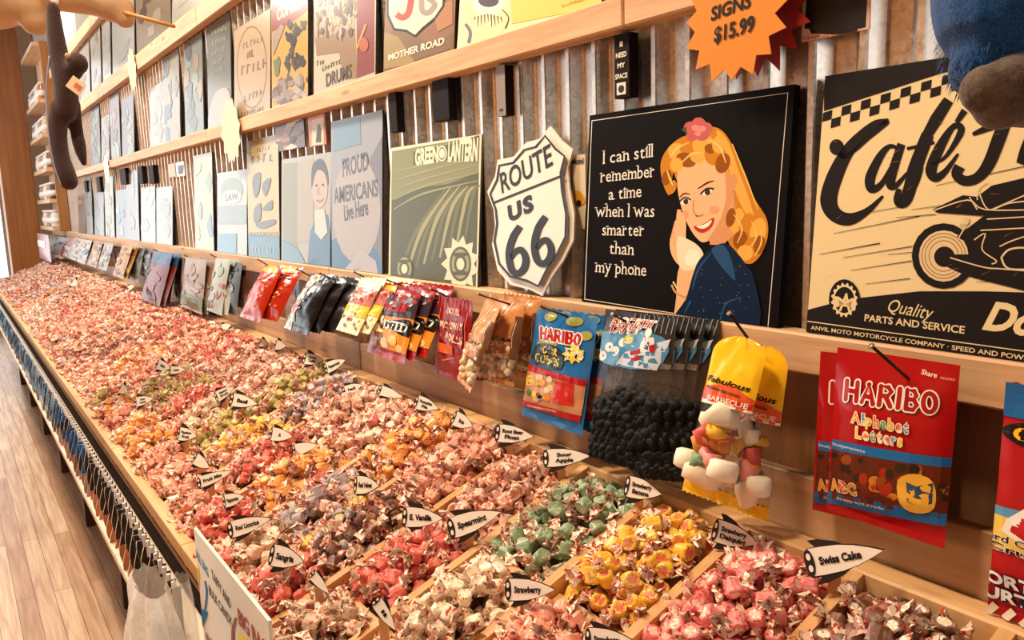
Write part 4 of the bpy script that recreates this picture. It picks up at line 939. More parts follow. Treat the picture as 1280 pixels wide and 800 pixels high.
# --- slim red packet
def art_slim(A):
    for i in range(10): A.stroke([(.05+i*.1, .86), (.05+i*.1, .99)], .012, (220, 90, 80), 0)
    A.stroke([(.12, .1), (.12, .85)], .014, (226, 110, 96), 0); A.stroke([(.9, .1), (.9, .85)], .014, (226, 110, 96), 0)
    A.text('SOUR', (.34, .80), (.72, .80), .07, (226, 90, 70), .03, 0, WHT, .04); A.poly([(.2, .45), (.85, .38), (.85, .74), (.2, .70)], (150, 24, 26)); A.text('BROADWAY', (.2, .61), (.86, .63), .08, (246, 220, 190), .04); A.text('ROLLS', (.36, .48), (.84, .45), .09, (246, 220, 190), .04)
    A.poly([(.18, .3), (.6, .3), (.6, .42), (.18, .42)], (226, 110, 50)); A.stroke([(.3, .2), (.7, .28)], .012, (226, 120, 110), 0)
P = Pouch((548, 369), (591, 374), (543, 466), .862, .02, 0, 8)
bag('candy_packet', 'slim red packet with white lettering hanging alone left of the tan bags', P, (150, 18, 22), art_slim)
peg((551, 367), (538, 361), 'nail carrying the slim red packet')
# --- red and orange twisted gummy bags
def art_twist(A):
    A.poly([(.0, .12), (1, .12), (1, .58), (0, .52)], (232, 140, 40)); A.poly([(0, .52), (1, .58), (1, .86), (0, .84)], (60, 50, 60)); A.poly([(.05, .86), (.4, .88), (.36, .98), (.06, .96)], YEL)
    for i in range(20): A.ell(random.uniform(.1, .95), random.uniform(.74, .88), .06, .03, random.choice([(230, 225, 220), (120, 130, 150), (170, 60, 50)]))
    A.text('Trolli', (.12, .60), (.86, .65), .12, RED, .05, .2, INK, .04); A.poly([(.02, .30), (.5, .40), (.98, .34), (.95, .56), (.5, .50), (.04, .54)], INK, 3); A.text('TWISTED', (.06, .39), (.94, .39), .11, WHT, .04)
    for x, y, r, c in [(.2, .2, .1, (210, 210, 210)), (.35, .26, .09, (120, 100, 90)), (.5, .2, .1, (226, 200, 160)), (.7, .25, .1, (240, 190, 80)), (.85, .17, .07, (240, 200, 120)), (.3, .16, .06, (80, 70, 70))]: A.ell(x, y, r, r*.7, c)
P = Pouch((481, 353), (528, 358), (459, 440), .84, .03, .02, 9)
tw = bag('candy_bag', 'red and orange bag with black and white lettering, front of its peg', P, (160, 20, 16), art_twist, zig=.002)
clone(tw, 'red bag just behind the front red and orange bag', .022, .022, .002, .05, -.10)
clone(tw, 'red bag nearest the ledge behind the two red and orange bags', .045, .046, .003, .1, -.2)
peg((505, 358), (484, 350), 'nail carrying the red and orange bags')
# --- yellow white trio
def art_pale(A):
    A.poly([(0, .5), (1, .5), (1, .8), (0, .8)], (196, 120, 110)); A.poly([(0, .25), (1, .3), (1, .5), (0, .45)], (232, 200, 70))
    for i in range(30): A.ell(random.uniform(.05, .95), random.uniform(.05, .8), .05, .03, random.choice([(240, 230, 210), (190, 50, 50), (90, 120, 80), (120, 80, 60)]))
P = Pouch((452, 346), (480, 350), (420, 412), .83, .026, 0, 10)
t = bag('candy_bag', 'yellow and white striped bag, front of three left of the red and orange bag', P, (240, 226, 180), art_pale)
clone(t, 'yellow white bag, middle of three on its peg', .03, .02, 0, .06, -.08); clone(t, 'yellow white bag nearest the ledge on its peg', .055, .045, 0, .1, -.14)
peg((466, 352), (443, 340), 'nail carrying the yellow and white bags')
# --- small hang cards
def hang(label, TL, TR, BL, c, art, seed, y=.89):
    P = Pouch(TL, TR, BL, y, .006, 0, seed, .0006, grid=(8, 10), tilt=.02, h=on_y(*TL, y).z-on_y(*BL, y).z); return bag('candy_packet', label, P, c, art, zig=0, rough=.35)
hang('narrow blue hang card against the ledge left of the yellow white bags', (425, 346), (441, 348), (423, 394), (40, 110, 170), lambda A: (A.scrib((.1, .38), (.9, .42), .2, WHT), A.poly([(.1, .7), (.9, .7), (.9, .85), (.1, .85)], (80, 60, 40)), A.ell(.5, .62, .2, .08, (206, 120, 90))), 21)
hang('small blue and tan hang card between orange and dark bags', (355, 341), (373, 343), (354, 412), (96, 150, 180), lambda A: (A.poly([(0, 0), (1, 0), (1, .55), (0, .55)], (150, 120, 90)), A.ell(.5, .62, .3, .16, (190, 140, 100)), A.ell(.5, .72, .3, .07, (60, 40, 30)), A.scrib((.15, .3), (.9, .3), .1, WHT)), 22)
# --- dark trio
def art_dark(A):
    A.poly([(0, .0), (.3, .0), (.5, 1), (.2, 1)], (190, 190, 190)); A.poly([(.0, .25), (.3, .3), (.35, .5), (.05, .45)], (200, 60, 50), 3)
    for i in range(26): A.ell(random.uniform(.05, .6), random.uniform(.03, .95), .05, .03, random.choice([(230, 226, 220), (40, 30, 30), (226, 150, 60), (90, 140, 120)]))
P = Pouch((388, 342), (418, 344), (356, 410), .83, .04, .05, 14)
t = bag('candy_bag', 'black and silver bag with colour flecks, front of three dark bags', P, (20, 13, 12), art_dark)
clone(t, 'dark bag in the middle of three beside the narrow blue hang card', .03, .022, 0, .08, -.08); t2 = clone(t, 'dark bag nearest the ledge beside the narrow blue hang card', .06, .05, -.004, .12, -.16)
peg((382, 342), (371, 336), 'nail left of the dark bags'); peg((420, 350), (400, 342), 'nail right of the dark bags')
# --- orange red pair
P = Pouch((331, 331), (354, 334), (301, 396), .83, .05, .1, 15)
def art_red(A):
    A.poly([(.1, .88), (.9, .88), (.7, 1), (.3, 1)], (246, 180, 50), 3); A.poly([(.0, .0), (.2, .0), (.22, .06), (.02, .1)], (190, 150, 130))
    for i in range(16): A.ell(random.uniform(.1, .9), random.uniform(.15, .8), .05, .02, (236, 120, 60))
t = bag('candy_bag', 'shiny orange red bag with yellow top, left one of two', P, (186, 44, 10), art_red); clone(t, 'orange red bag right of its twin with a pale lower corner', .06, .035, .0, .1, -.08)
peg((337, 333), (322, 324), 'nail carrying the orange red bags')
# --- further bags, farther along
def simple(label, TL, TR, BL, c, cols, seed, y=.84, n=2, th=.035, lab2=None, band=None):
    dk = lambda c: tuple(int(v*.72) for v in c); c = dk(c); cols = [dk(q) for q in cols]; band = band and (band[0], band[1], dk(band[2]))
    P = Pouch(TL, TR, BL, y, th, .06, seed, .003, grid=(8, 12))
    def art(A):
        rnd = random.Random(seed)
        for i in range(14): x, yy = rnd.uniform(.1, .9), rnd.uniform(.08, .9); A.ell(x, yy, rnd.uniform(.06, .2), rnd.uniform(.03, .1), rnd.choice(cols))
        if band: A.poly([(0, band[0]), (1, band[0]), (1, band[1]), (0, band[1])], band[2])
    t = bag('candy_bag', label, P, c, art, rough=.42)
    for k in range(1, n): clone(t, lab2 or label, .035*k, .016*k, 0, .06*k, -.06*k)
    return t
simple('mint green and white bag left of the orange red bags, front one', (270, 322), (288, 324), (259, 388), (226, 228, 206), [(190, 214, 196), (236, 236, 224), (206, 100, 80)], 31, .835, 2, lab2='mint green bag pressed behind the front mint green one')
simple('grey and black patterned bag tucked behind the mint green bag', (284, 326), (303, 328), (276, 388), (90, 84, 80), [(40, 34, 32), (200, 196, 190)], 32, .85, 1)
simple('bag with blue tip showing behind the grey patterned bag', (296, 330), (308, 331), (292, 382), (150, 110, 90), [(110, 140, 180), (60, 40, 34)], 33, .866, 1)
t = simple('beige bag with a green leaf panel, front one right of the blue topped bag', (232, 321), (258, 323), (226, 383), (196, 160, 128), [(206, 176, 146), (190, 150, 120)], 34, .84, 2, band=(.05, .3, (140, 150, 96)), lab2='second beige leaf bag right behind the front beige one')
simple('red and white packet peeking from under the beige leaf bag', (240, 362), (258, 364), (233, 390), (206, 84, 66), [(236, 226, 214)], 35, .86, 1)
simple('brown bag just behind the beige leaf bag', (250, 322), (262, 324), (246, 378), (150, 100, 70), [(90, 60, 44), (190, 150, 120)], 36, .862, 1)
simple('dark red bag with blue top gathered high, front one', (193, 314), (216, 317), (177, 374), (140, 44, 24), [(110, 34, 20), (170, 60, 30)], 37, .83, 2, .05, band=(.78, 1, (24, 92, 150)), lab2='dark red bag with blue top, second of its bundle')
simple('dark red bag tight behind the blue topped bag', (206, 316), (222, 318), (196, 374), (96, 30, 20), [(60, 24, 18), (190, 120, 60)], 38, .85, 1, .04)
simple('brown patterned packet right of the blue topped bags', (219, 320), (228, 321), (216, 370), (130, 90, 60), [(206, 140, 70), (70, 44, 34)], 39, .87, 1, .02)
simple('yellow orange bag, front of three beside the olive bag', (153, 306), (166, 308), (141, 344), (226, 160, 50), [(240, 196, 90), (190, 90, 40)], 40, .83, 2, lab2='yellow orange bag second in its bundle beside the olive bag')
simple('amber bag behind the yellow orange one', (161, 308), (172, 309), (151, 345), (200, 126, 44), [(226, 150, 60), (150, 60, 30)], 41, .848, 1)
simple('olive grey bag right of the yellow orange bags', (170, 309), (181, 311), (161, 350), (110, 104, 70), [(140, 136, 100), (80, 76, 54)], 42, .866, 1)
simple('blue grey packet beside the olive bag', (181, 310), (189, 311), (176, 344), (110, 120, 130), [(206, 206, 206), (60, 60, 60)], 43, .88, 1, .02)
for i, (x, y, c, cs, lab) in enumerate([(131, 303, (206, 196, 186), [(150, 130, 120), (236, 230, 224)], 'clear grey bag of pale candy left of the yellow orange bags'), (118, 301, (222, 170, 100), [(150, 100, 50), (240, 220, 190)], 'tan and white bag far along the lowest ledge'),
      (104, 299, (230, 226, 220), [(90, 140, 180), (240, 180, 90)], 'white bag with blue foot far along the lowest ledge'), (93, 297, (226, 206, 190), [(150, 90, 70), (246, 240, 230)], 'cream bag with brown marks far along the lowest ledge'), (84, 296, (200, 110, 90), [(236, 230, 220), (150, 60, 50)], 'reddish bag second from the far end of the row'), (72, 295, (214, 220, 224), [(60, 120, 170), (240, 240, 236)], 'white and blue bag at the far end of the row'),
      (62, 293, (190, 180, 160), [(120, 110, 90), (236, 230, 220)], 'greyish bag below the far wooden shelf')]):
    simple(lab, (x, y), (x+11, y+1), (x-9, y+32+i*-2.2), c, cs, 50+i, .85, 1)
P = Pouch((46, 291), (60, 292), (45, 326), .70, .05, 0, 70, .001, grid=(8, 10), tilt=0, h=.232)
bag('candy_box', 'dark red hanging box with a white label beside the wooden post', P, (150, 50, 30), lambda A: A.poly([(.1, .5), (.8, .5), (.8, .75), (.1, .75)], WHT), zig=0)
for i, (x, y) in enumerate([(147, 306), (186, 312), (205, 314), (245, 322), (279, 322), (118, 302)]):
    b = on_y(x, y+4, .9); t = thing('bag_peg', 'thin nail holding small bags far along the lowest ledge', 'peg', b, 'nails far along the lowest ledge')
    mb = MB(); mb.tube([b, b+Vector((0, -.05, .03))], .0022, NAIL, 6); mb.build('shaft', t, b)
# ================================================================== FLAVOUR SIGNS (rocket cut-outs on sticks)
RW = M((250, 236, 222), .4); RB = M((36, 22, 20), .5); RBACK = M((200, 180, 160), .6)
def rocket(label, tail, nose, hw, words, y, down=.09, n=.55, dist=None):
    c = ((tail[0]+nose[0])/2, (tail[1]+nose[1])/2)
    d = ray(c[0], max(tail[1], nose[1])+hw*1.0); tt = (.802-1.45+.014-.3697*.3015)/(d.z-.3697*d.y)
    if y is None: y = min(.828, d.y*tt-.008)
    p = on_y(*c, y)
    v = Vector((EYE.x-p.x, EYE.y-p.y, 0)).normalized(); N = (v*n+Vector((0, -1, 0))*(1-n)).normalized(); U = Vector((0, 0, 1)).cross(N)
    N = (N+Vector((0, 0, .42))).normalized(); P = Panel(p, U, N.cross(U), .1, .1)
    tx, ty = P.px(tail); nx, ny = P.px(nose); ax = Vector((nx-tx, ny-ty)); ln = ax.length; e = ax.normalized(); q = Vector((-e.y, e.x))
    H = hw*((p-EYE).dot(FW)/FOC)
    def L(a, b): r = Vector((tx, ty))+e*(a*ln)+q*(b*H); return (r.x, r.y)
    body = [L(a, b) for a, b in ((0, .8), (.04, .98), (.2, 1), (.45, .92), (.65, .7), (.85, .34), (1, 0))]; body += [L(a, b) for a, b in ((.85, -.34), (.65, -.7), (.45, -.92), (.2, -1), (.04, -.98), (0, -.8))]
    t = thing('rocket_flavor_sign', label, 'flavour sign', p)
    mb = MB()
    def slabp(pts, d0, d1, m):
        k = len(pts)
        for tr in tessellate_polygon([[Vector((x, yy, 0)) for x, yy in pts]]):
            mb.add([P.pt(*pts[i], d1) for i in tr], [(0, 1, 2)], m); mb.add([P.pt(*pts[i], d0) for i in tr], [(2, 1, 0)], RBACK)
        for i in range(k): mb.add([P.pt(*pts[i], d0), P.pt(*pts[(i+1) % k], d0), P.pt(*pts[(i+1) % k], d1), P.pt(*pts[i], d1)], [(0, 1, 2, 3)], RB)
    cx = [L(.4, 0)]; grow = lambda pts, k: [(cx[0][0]+(x-cx[0][0])*k[0], cx[0][1]+(yy-cx[0][1])*k[1]) for x, yy in pts]
    slabp(grow(body, (1.035, 1.09)), 0, .0008, RB); slabp(body, .0009, .0014, RW)
    fins = lambda s: [L(.16, s*.96), L(.06, s*1.6), L(.2, s*1.58), L(.42, s*1.24), L(.55, s*.82), L(.3, s*.9)]
    A = Art(P, 'loc', clip=False); A.T = lambda r: r; A.k = lambda: 1
    for a, b in ((-.05, .42), (-.05, -.42)): pass
    el = lambda cx0, cy0, ra, rb: [L(cx0+ra*math.cos(k*PI/10), cy0+rb*math.sin(k*PI/10)) for k in range(20)]
    A.raw(el(.03, 0, .068, .98), RB)
    for s in (-1, 1): A.raw(el(.03, s*.42, .03, .26), RW)
    A.apply(mb, base=.0016); mb.build('rocket_card', t, p)
    mb = MB(); slabp(fins(1), -.0004, .0006, RB); mb.build('fin', t, p); mb = MB(); slabp(fins(-1), -.0004, .0006, RB); mb.build('fin', t, p)
    if words:
        mb = MB(); A = Art(P, 'loc', clip=False); A.T = lambda r: r; A.k = lambda: 1
        ws = words.split('|')
        for i, w in enumerate(ws):
            wl = min(.56, .07*len(w)+.05); x0 = .44-wl/2; hh = .40*H if len(ws) > 1 else .54*H
            yb = (-.26 if len(ws) == 1 else (.12, -.52)[i]); A.text(w, L(x0, yb), L(x0+wl, yb), hh, (24, 16, 14), .045)
        A.apply(mb, base=.0017); mb.build('lettering', t, p)
    mb = MB(); w = .0065; s0 = L(.35, -.2); b0 = P.pt(*s0, -.003); bx = U*w
    zb = ZS(min(.83, max(.32, b0.y)))-.03
    pts = [b0-bx, b0+bx]; lo = [Vector((k.x, k.y, min(zb, b0.z-.05))) for k in pts]
    d = N*.0018; vs = [pts[0]-d, pts[1]-d, lo[1]-d, lo[0]-d, pts[0]+d, pts[1]+d, lo[1]+d, lo[0]+d]
    mb.add(vs, [(0, 1, 2, 3), (7, 6, 5, 4), (0, 4, 5, 1), (1, 5, 6, 2), (2, 6, 7, 3), (3, 7, 4, 0)], WOOD_STICK); mb.build('stick', t, p)
    return t
RS = 'white rocket shaped flavour sign '
for lab, ta, no, hw, wd, y in [
  (RS+'reading Swiss Cake, nearest the right corner', (1010, 704), (1104, 688), 17, 'Swiss Cake', .80),
  (RS+'reading Strawberry Daiquiri above the bright pink taffy', (893, 662), (949, 680), 14, 'Strawberry|Daiquiri', .80),
  (RS+'reading Strawberry Banana above the yellow taffy', (783, 607), (827, 618), 13, 'Strawberry|Banana', .80),
  (RS+'reading Sour Apple above the green taffy', (681, 573), (738, 570), 11, 'Sour|Apple', .80),
  (RS+'reading Root Beer Float on a tall bare stick', (621, 541), (667, 546), 11, 'Root Beer|Float', .80),
  (RS+'turned steeply, between root beer and pumpkin signs', (567, 522), (591, 533), 9, 'Ice', None),
  (RS+'with two short words, second past the root beer sign', (520, 502), (548, 511), 8.5, 'Pumpkin|Pie', None),
  (RS+'tucked half under the back rail among pale pink taffy', (474, 487), (504, 497), 6, '', None),
  (RS+'tilted up, leaning where the back rail begins in view', (430, 490), (453, 481), 6.5, 'Peach', None),
  (RS+'pointing up right beside the plywood backboard', (407, 461), (432, 450), 7, 'Peppermint', None),
  (RS+'with two lines of words left of the upward pointing one', (380, 448), (405, 451), 7, 'Honey|Taffy', None),
  (RS+'seen nearly edge on against the backboard below the dark bags', (344, 431), (358, 433), 6, '', None),
  (RS+'small and edge on left of the dark bag shadows', (325, 428), (336, 430), 5, '', None),
  (RS+'small, leaning under the mint green bag', (277, 411), (289, 406), 5, '', None),
  (RS+'small, by the backboard under the beige bag', (226, 381), (238, 377), 4, '', None),
  (RS+'tiny, under the blue topped bag', (160, 361), (168, 357), 3.5, '', None),
  (RS+'reading Vanilla just left of the Spearmint one', (505, 646), (554, 648), 12, 'E. Vanilla', None),
  (RS+'reading Spearmint on a slanted stick by the green taffy', (563, 661), (626, 640), 13, 'Spearmint', .62),
  (RS+'reading Strawberry above the white taffy', (634, 737), (694, 737), 13, 'Strawberry', None),
  (RS+'reading Strawberry cut by the bottom edge', (734, 798), (792, 801), 13, 'Strawberry', None),
  (RS+'reading Red Velvet among brown swirled taffy', (444, 606), (474, 607), 11, 'Red Velvet', None),
  (RS+'reading Red Licorice pointing up right', (287, 663), (339, 648), 10, 'Red Licorice', None),
  (RS+'reading Sangria with a dark upper fin', (339, 693), (380, 702), 13, 'Sangria', None),
  (RS+'reading Peppermint in the salmon red taffy', (280, 627), (306, 621), 8, 'Peppermint', None),
  (RS+'standing on end in the red taffy at the bottom', (470, 750), (495, 788), 8, 'II', None),
  (RS+'blank and steep, left of the upright one at the bottom', (390, 717), (412, 742), 6, '', None),
  (RS+'blank, between orange and salmon taffy', (367, 563), (397, 556), 7, '', None),
  (RS+'with plain face among pink taffy', (338, 542), (366, 546), 8, 'A', None),
  (RS+'with one small word, lower of a crossing pair', (289, 499), (322, 505), 8, 'Basil', None),
  (RS+'with slanted words, upper of a crossing pair', (270, 497), (293, 484), 7, 'Melon|Fruit', None),
  (RS+'with two short lines beside dark green taffy', (223, 542), (246, 545), 8, 'Passion|Fruit', None),
  (RS+'blank, nose down beside the yellow and green taffy', (243, 572), (262, 585), 7, '', None),
  (RS+'lying low over pink taffy, pale words rubbed', (248, 604), (290, 589), 7, 'Fruit Mix', None),
  (RS+'small with two lines above the orange taffy', (169, 503), (192, 498), 6, 'Key|Lime', None),
  (RS+'small, edge on left of the green heap', (150, 485), (160, 490), 6, '', None),
  (RS+'small and dark finned in the middle of the green heap', (196, 455), (214, 461), 6, 'Mint', None),
  (RS+'small, right of the dark finned one in the green heap', (212, 463), (232, 462), 5, 'Lime', None),
  (RS+'tiny and upright on a wire in the far bins', (90, 352), (97, 357), 5, '', None),
]: rocket(lab, ta, no, hw, wd, y)

# ================================================================== TAFFY
FL = {  # side colour, centre colour, paper tint, print amount
 'S': ((112, 70, 50), (240, 220, 190), .3), 'D': ((232, 120, 116), (250, 206, 180), .45), 'A': ((244, 190, 52), (232, 118, 84), .3), 'G': ((136, 164, 124), (150, 178, 136), .12),
 'V': ((238, 200, 176), (200, 120, 70), .75), 'W': ((244, 226, 196), (250, 236, 210), .45), 'R': ((224, 100, 88), (238, 136, 112), .4), 'P': ((240, 162, 136), (246, 194, 164), .45),
 'B': ((84, 50, 34), (232, 196, 140), .3), 'K': ((168, 160, 164), (196, 186, 186), .5), 'O': ((244, 164, 74), (248, 190, 110), .3), 'Y': ((248, 200, 70), (248, 216, 120), .3),
 'L': ((176, 172, 92), (226, 206, 120), .35), 'M': ((246, 206, 184), (248, 222, 196), .55), 'X': ((200, 50, 38), (220, 90, 70), .25), 'N': ((70, 110, 160), (210, 216, 226), .3), 'T': ((206, 176, 146), (120, 80, 56), .55), 'C': ((120, 70, 50), (200, 150, 120), .5)}
FM = {k: (taffy_mat('taffy_'+k.lower()+'_side', a, c), taffy_mat('taffy_'+k.lower()+'_centre', b, 0)) for k, (a, b, c) in FL.items()}
PAPER = taffy_mat('waxed_twist_paper', (250, 230, 206), .88); PAPER2 = taffy_mat('pink_twist_paper', (248, 212, 190), 1.0)
FNAME = {'S': 'brown swirled cream taffy', 'D': 'bright pink taffy', 'A': 'pink centred yellow taffy', 'G': 'sage green taffy', 'V': 'red printed white taffy', 'W': 'cream white taffy', 'R': 'salmon red taffy',
         'P': 'pink taffy', 'B': 'yellow swirled brown taffy', 'K': 'grey taffy', 'O': 'orange taffy', 'Y': 'yellow taffy', 'M': 'pale pink taffy', 'L': 'olive taffy', 'T': 'tan taffy', 'X': 'red taffy', 'N': 'blue taffy', 'C': 'brown taffy'}
CELL = {0: 'SSS', 1: 'DDD', 2: 'APP', 3: 'GWW', 4: 'VRT', 5: 'PBR', 6: 'OKW', 7: 'MOR', 8: 'MRP', 9: 'KYP', 10: 'LLP', 11: 'MWO', 12: 'MRO', 13: 'MLP', 14: 'RLO', 15: 'PPL', 16: 'PPP', 17: 'POP', 18: 'RPP', 19: 'PCP', 20: 'PPC', 21: 'RCP',
        22: 'PPP', 23: 'PPC', 24: 'RPP', 25: 'PPP', 26: 'MPO', 27: 'PXP', 28: 'PXM', 29: 'PPM', 30: 'PMK', 31: 'MCW', 32: 'PWW', 33: 'MKO', 34: 'MCO', 35: 'WOX', 36: 'MNC', 37: 'CNC', 38: 'CXC', 39: 'CCX', 40: 'TCX', 41: 'CTC', 42: 'KCW', 43: 'CTK', 44: 'TCC', 45: 'CKT', 46: 'KTC', 47: 'CKC', 48: 'TCK', 49: 'KCT'}
def body_geo(n, L=.0100, R=.0112):
    prof = [(-L, R*.58), (-L*1.03, R*.84), (-L*.82, R), (L*.82, R), (L*1.03, R*.84), (L, R*.58)]; v = []; f = []; mi = []
    if n < 8: prof = [(-L, R*.78), (-L*.7, R), (L*.7, R), (L, R*.78)]
    for z, r in prof: v += [(r*math.cos(2*PI*k/n)*1.06*(1+.06*math.sin(k*5.3+z*300)), z*(1+.06*math.sin(k*3.7)), r*math.sin(2*PI*k/n)*.92*(1+.06*math.cos(k*4.1+z*200))) for k in range(n)]
    m = len(prof)
    for i in range(m-1):
        for k in range(n): f.append((i*n+k, (i+1)*n+k, (i+1)*n+(k+1) % n, i*n+(k+1) % n)); mi.append(0)
    for i, s in ((0, 1), (m-1, -1)):
        c = len(v); v.append((0, prof[i][0], 0))
        for k in range(n):
            a, b = i*n+k, i*n+(k+1) % n; f.append((a, b, c) if s > 0 else (b, a, c)); mi.append(1)
    return v, f, mi
def wing_geo(n, side, seed=0, R=.0112):
    rnd = random.Random(seed); v = []; f = []
    rings = [(R*.8, .0042, .004), (R*1.18, .0022, .0022), (R*1.7, .0080, .0040), (R*2.2, .0122, .0062)]
    for j, (x, ry, rz) in enumerate(rings):
        for k in range(n):
            a = 2*PI*k/n; w = 1+(.34*(1 if k % 2 else -1)*(j/3)); xx = x+(rnd.uniform(-.002, .003) if j == 3 else 0)
            v.append((side*xx, ry*w*math.cos(a)+rnd.uniform(-1, 1)*.0006*j, rz*w*math.sin(a)+rnd.uniform(-1, 1)*.0009*j))
    for i in range(len(rings)-1):
        for k in range(n):
            q = (i*n+k, i*n+(k+1) % n, (i+1)*n+(k+1) % n, (i+1)*n+k); f.append(q if side > 0 else q[::-1])
    return v, f
rs = np.random.RandomState(11)
def rotm(a, b, c):
    ca, sa, cb, sb, cc, sc = math.cos(a), math.sin(a), math.cos(b), math.sin(b), math.cos(c), math.sin(c)
    return np.array(((ca, -sa, 0), (sa, ca, 0), (0, 0, 1)))@np.array(((1, 0, 0), (0, cb, -sb), (0, sb, cb)))@np.array(((cc, 0, sc), (0, 1, 0), (-sc, 0, cc)))
ROWS = [(.640, .832), (.459, .625), (.328, .445)]
pieces = []
for c in range(-2, 50):
    xa = XR-DX*(c+1)+.010; xb = XR-DX*c-.010
    if xa < X0+.02: xa = X0+.025
    if xb > X1: continue
    for r, (ya, yb) in enumerate(ROWS):
        fl = CELL.get(c, 'SSS')[r]; st = .0245; nx = int((xb-xa)/st); ny = int((yb-ya)/st)
        full = 0; amp = .026
        hs = .002*rs.randn()
        for layer in range(3):
            for i in range(nx):
                for j in range(ny):
                    if layer == 0 and rs.rand() < .25: continue
                    u = (i+.5+rs.uniform(-.42, .42))/nx; v = (j+.5+rs.uniform(-.42, .42))/ny
                    x = xa+(xb-xa)*u; y = ya+(yb-ya)*v
                    heap = (math.sin(PI*u)**.7)*(math.sin(PI*min(1, .12+v*.9))**.6)
                    h = -.057+(.007 if c > 4 else 0)+hs+layer*.017+(amp+.02)*heap+rs.uniform(-.004, .004)
                    k = fl
                    if c >= 5 and rs.rand() < .16: k = rs.choice(list('PMRWV'))
                    if c > 15 and rs.rand() < .10: k = rs.choice(list('CKPO'))
                    if fl == 'B' and rs.rand() < .25: k = rs.choice(list('KTY'))
                    pieces.append((x, y, ZS(y)+h, k, layer, c, r, rs.uniform(0, 2*PI), rs.uniform(-1.3, 1.3), rs.uniform(-.6, .6), rs.uniform(.9, 1.12)))
# the largest in view become things of their own; the rest of the sea of candy is one mass
def vis(p):
    d = Vector((p[0], p[1], p[2]))-EYE; z = d.dot(FW)
    if z < .1: return 9
    X = 640+FOC*d.dot(RT)/z; Y = 400-FOC*d.dot(UP)/z
    return z if (5 < X < 1275 and 5 < Y < 790 and p[4] == 2) else 9+z
order = sorted(range(len(pieces)), key=lambda i: vis(pieces[i])); near = [i for i in order[:300] if vis(pieces[i]) < 9]; nearset = set(near)
WHERE = {(0, 0): 'by the Swiss Cake rocket sign', (1, 0): 'below the Strawberry Daiquiri rocket sign', (2, 0): 'below the Strawberry Banana rocket sign', (3, 0): 'below the Sour Apple rocket sign', (4, 0): 'between the divider and the Root Beer Float rocket sign',
         (5, 0): 'heaped left of the Root Beer Float rocket sign', (2, 1): 'behind the lowest Strawberry rocket sign', (3, 1): 'in front of the Strawberry rocket sign', (4, 1): 'below the Vanilla rocket sign', (5, 1): 'below the Red Velvet rocket sign', (1, 1): 'at the bottom edge, front of the bright pink bin',
         (6, 0): 'in the sixth bin along the back rail', (6, 1): 'left of the Red Velvet rocket sign', (3, 2): 'at the bottom edge right of the upright rocket sign', (4, 2): 'at the bottom edge left of the upright rocket sign', (5, 2): 'right of the Sangria rocket sign'}
FAN = {}
wm_ = {}
for s in (-1, 1):
    for v_ in range(3):
        mb = MB(); a, b = wing_geo(12, s, v_); mb.add(a, b, (PAPER, PAPER2, PAPER)[v_], False); wm_[(s, v_)] = mb
proto = {}
for idx, i in enumerate(near):
    x, y, z, k, ly, c, r, ra, rb, rc, sc = pieces[i]
    if k not in proto:
        mb = MB(); a, b, mi = body_geo(14)
        mb.add(a, b, FM[k][0], False); q = mb.mi(FM[k][1]); mb.m = [q if t else 0 for t in mi]
        o = mb.build('wrapped_taffy'); proto[k] = o
        for s in (-1, 1): wm_[(s, idx % 3)].build('twist_end', o)['label'] = 'twisted waxed paper end with red print'
    else: o = copy_tree(proto[k])
    o.location = (x, y, z); o.rotation_euler = Matrix(rotm(ra, rb, rc).tolist()).to_euler(); o.scale = (sc, sc, sc)
    wh = WHERE.get((c, r), 'in a bin at the near end of the table')
    base = FL and FNAME[k]
    tag(o, 'wrapped %s %s' % (base, wh), 'candy', '%s %s' % (base, wh))
# mass of the remaining candy
VV = []; LI = []; LS = []; LT = []; MI = []; nv = 0; nl = 0
allm = []; mid = {}
def mget(m):
    if m not in mid: mid[m] = len(allm); allm.append(m)
    return mid[m]
def lod(n, wn, seeds):
    out = []
    for sd in seeds:
        v, f, mi = body_geo(n); v = list(v); f = list(f); mi = list(mi)
        for s in (-1, 1):
            a, b = wing_geo(wn, s, sd+s); o = len(v); v += a; f += [tuple(o+t for t in q) for q in b]; mi += [2+(sd % 2)]*len(b)
        out.append((np.array(v), np.concatenate([np.array(q) for q in f]), np.array([len(q) for q in f]), np.array(mi)))
    return out
NEARL = lod(12, 10, range(4)); MIDL = lod(8, 8, range(4)); FARL = lod(6, 6, range(4))
for i, p in enumerate(pieces):
    if i in nearset: continue
    x, y, z, k, ly, c, r, ra, rb, rc, sc = p
    v, li, lt, mi = (NEARL if c < 7 else MIDL if c < 16 else FARL)[i % 4]
    w = (v*sc)@rotm(ra, rb, rc).T+np.array((x, y, z)); tab = np.array([mget(FM[k][0]), mget(FM[k][1]), mget(PAPER), mget(PAPER2)])
    VV.append(w); LI.append(li+nv); LT.append(lt); MI.append(tab[mi]); nv += len(v)
VV = np.concatenate(VV); LI = np.concatenate(LI); LT = np.concatenate(LT); MI = np.concatenate(MI); LS = np.concatenate(([0], np.cumsum(LT)[:-1]))
VV = VV-np.array((-4, .57, .85))
me = bpy.data.meshes.new('wrapped_taffy_mass'); me.vertices.add(len(VV)); me.vertices.foreach_set('co', VV.astype(np.float32).ravel())
me.loops.add(len(LI)); me.loops.foreach_set('vertex_index', LI.astype(np.int32)); me.polygons.add(len(LT)); me.polygons.foreach_set('loop_start', LS.astype(np.int32))
for m in allm: me.materials.append(m)
me.polygons.foreach_set('material_index', MI.astype(np.int32)); me.polygons.foreach_set('use_smooth', np.zeros(len(LT), dtype=bool)); me.update(calc_edges=True)
o = bpy.data.objects.new('wrapped_taffy_mass', me); COL.objects.link(o); o.location = (-4, .57, .85)
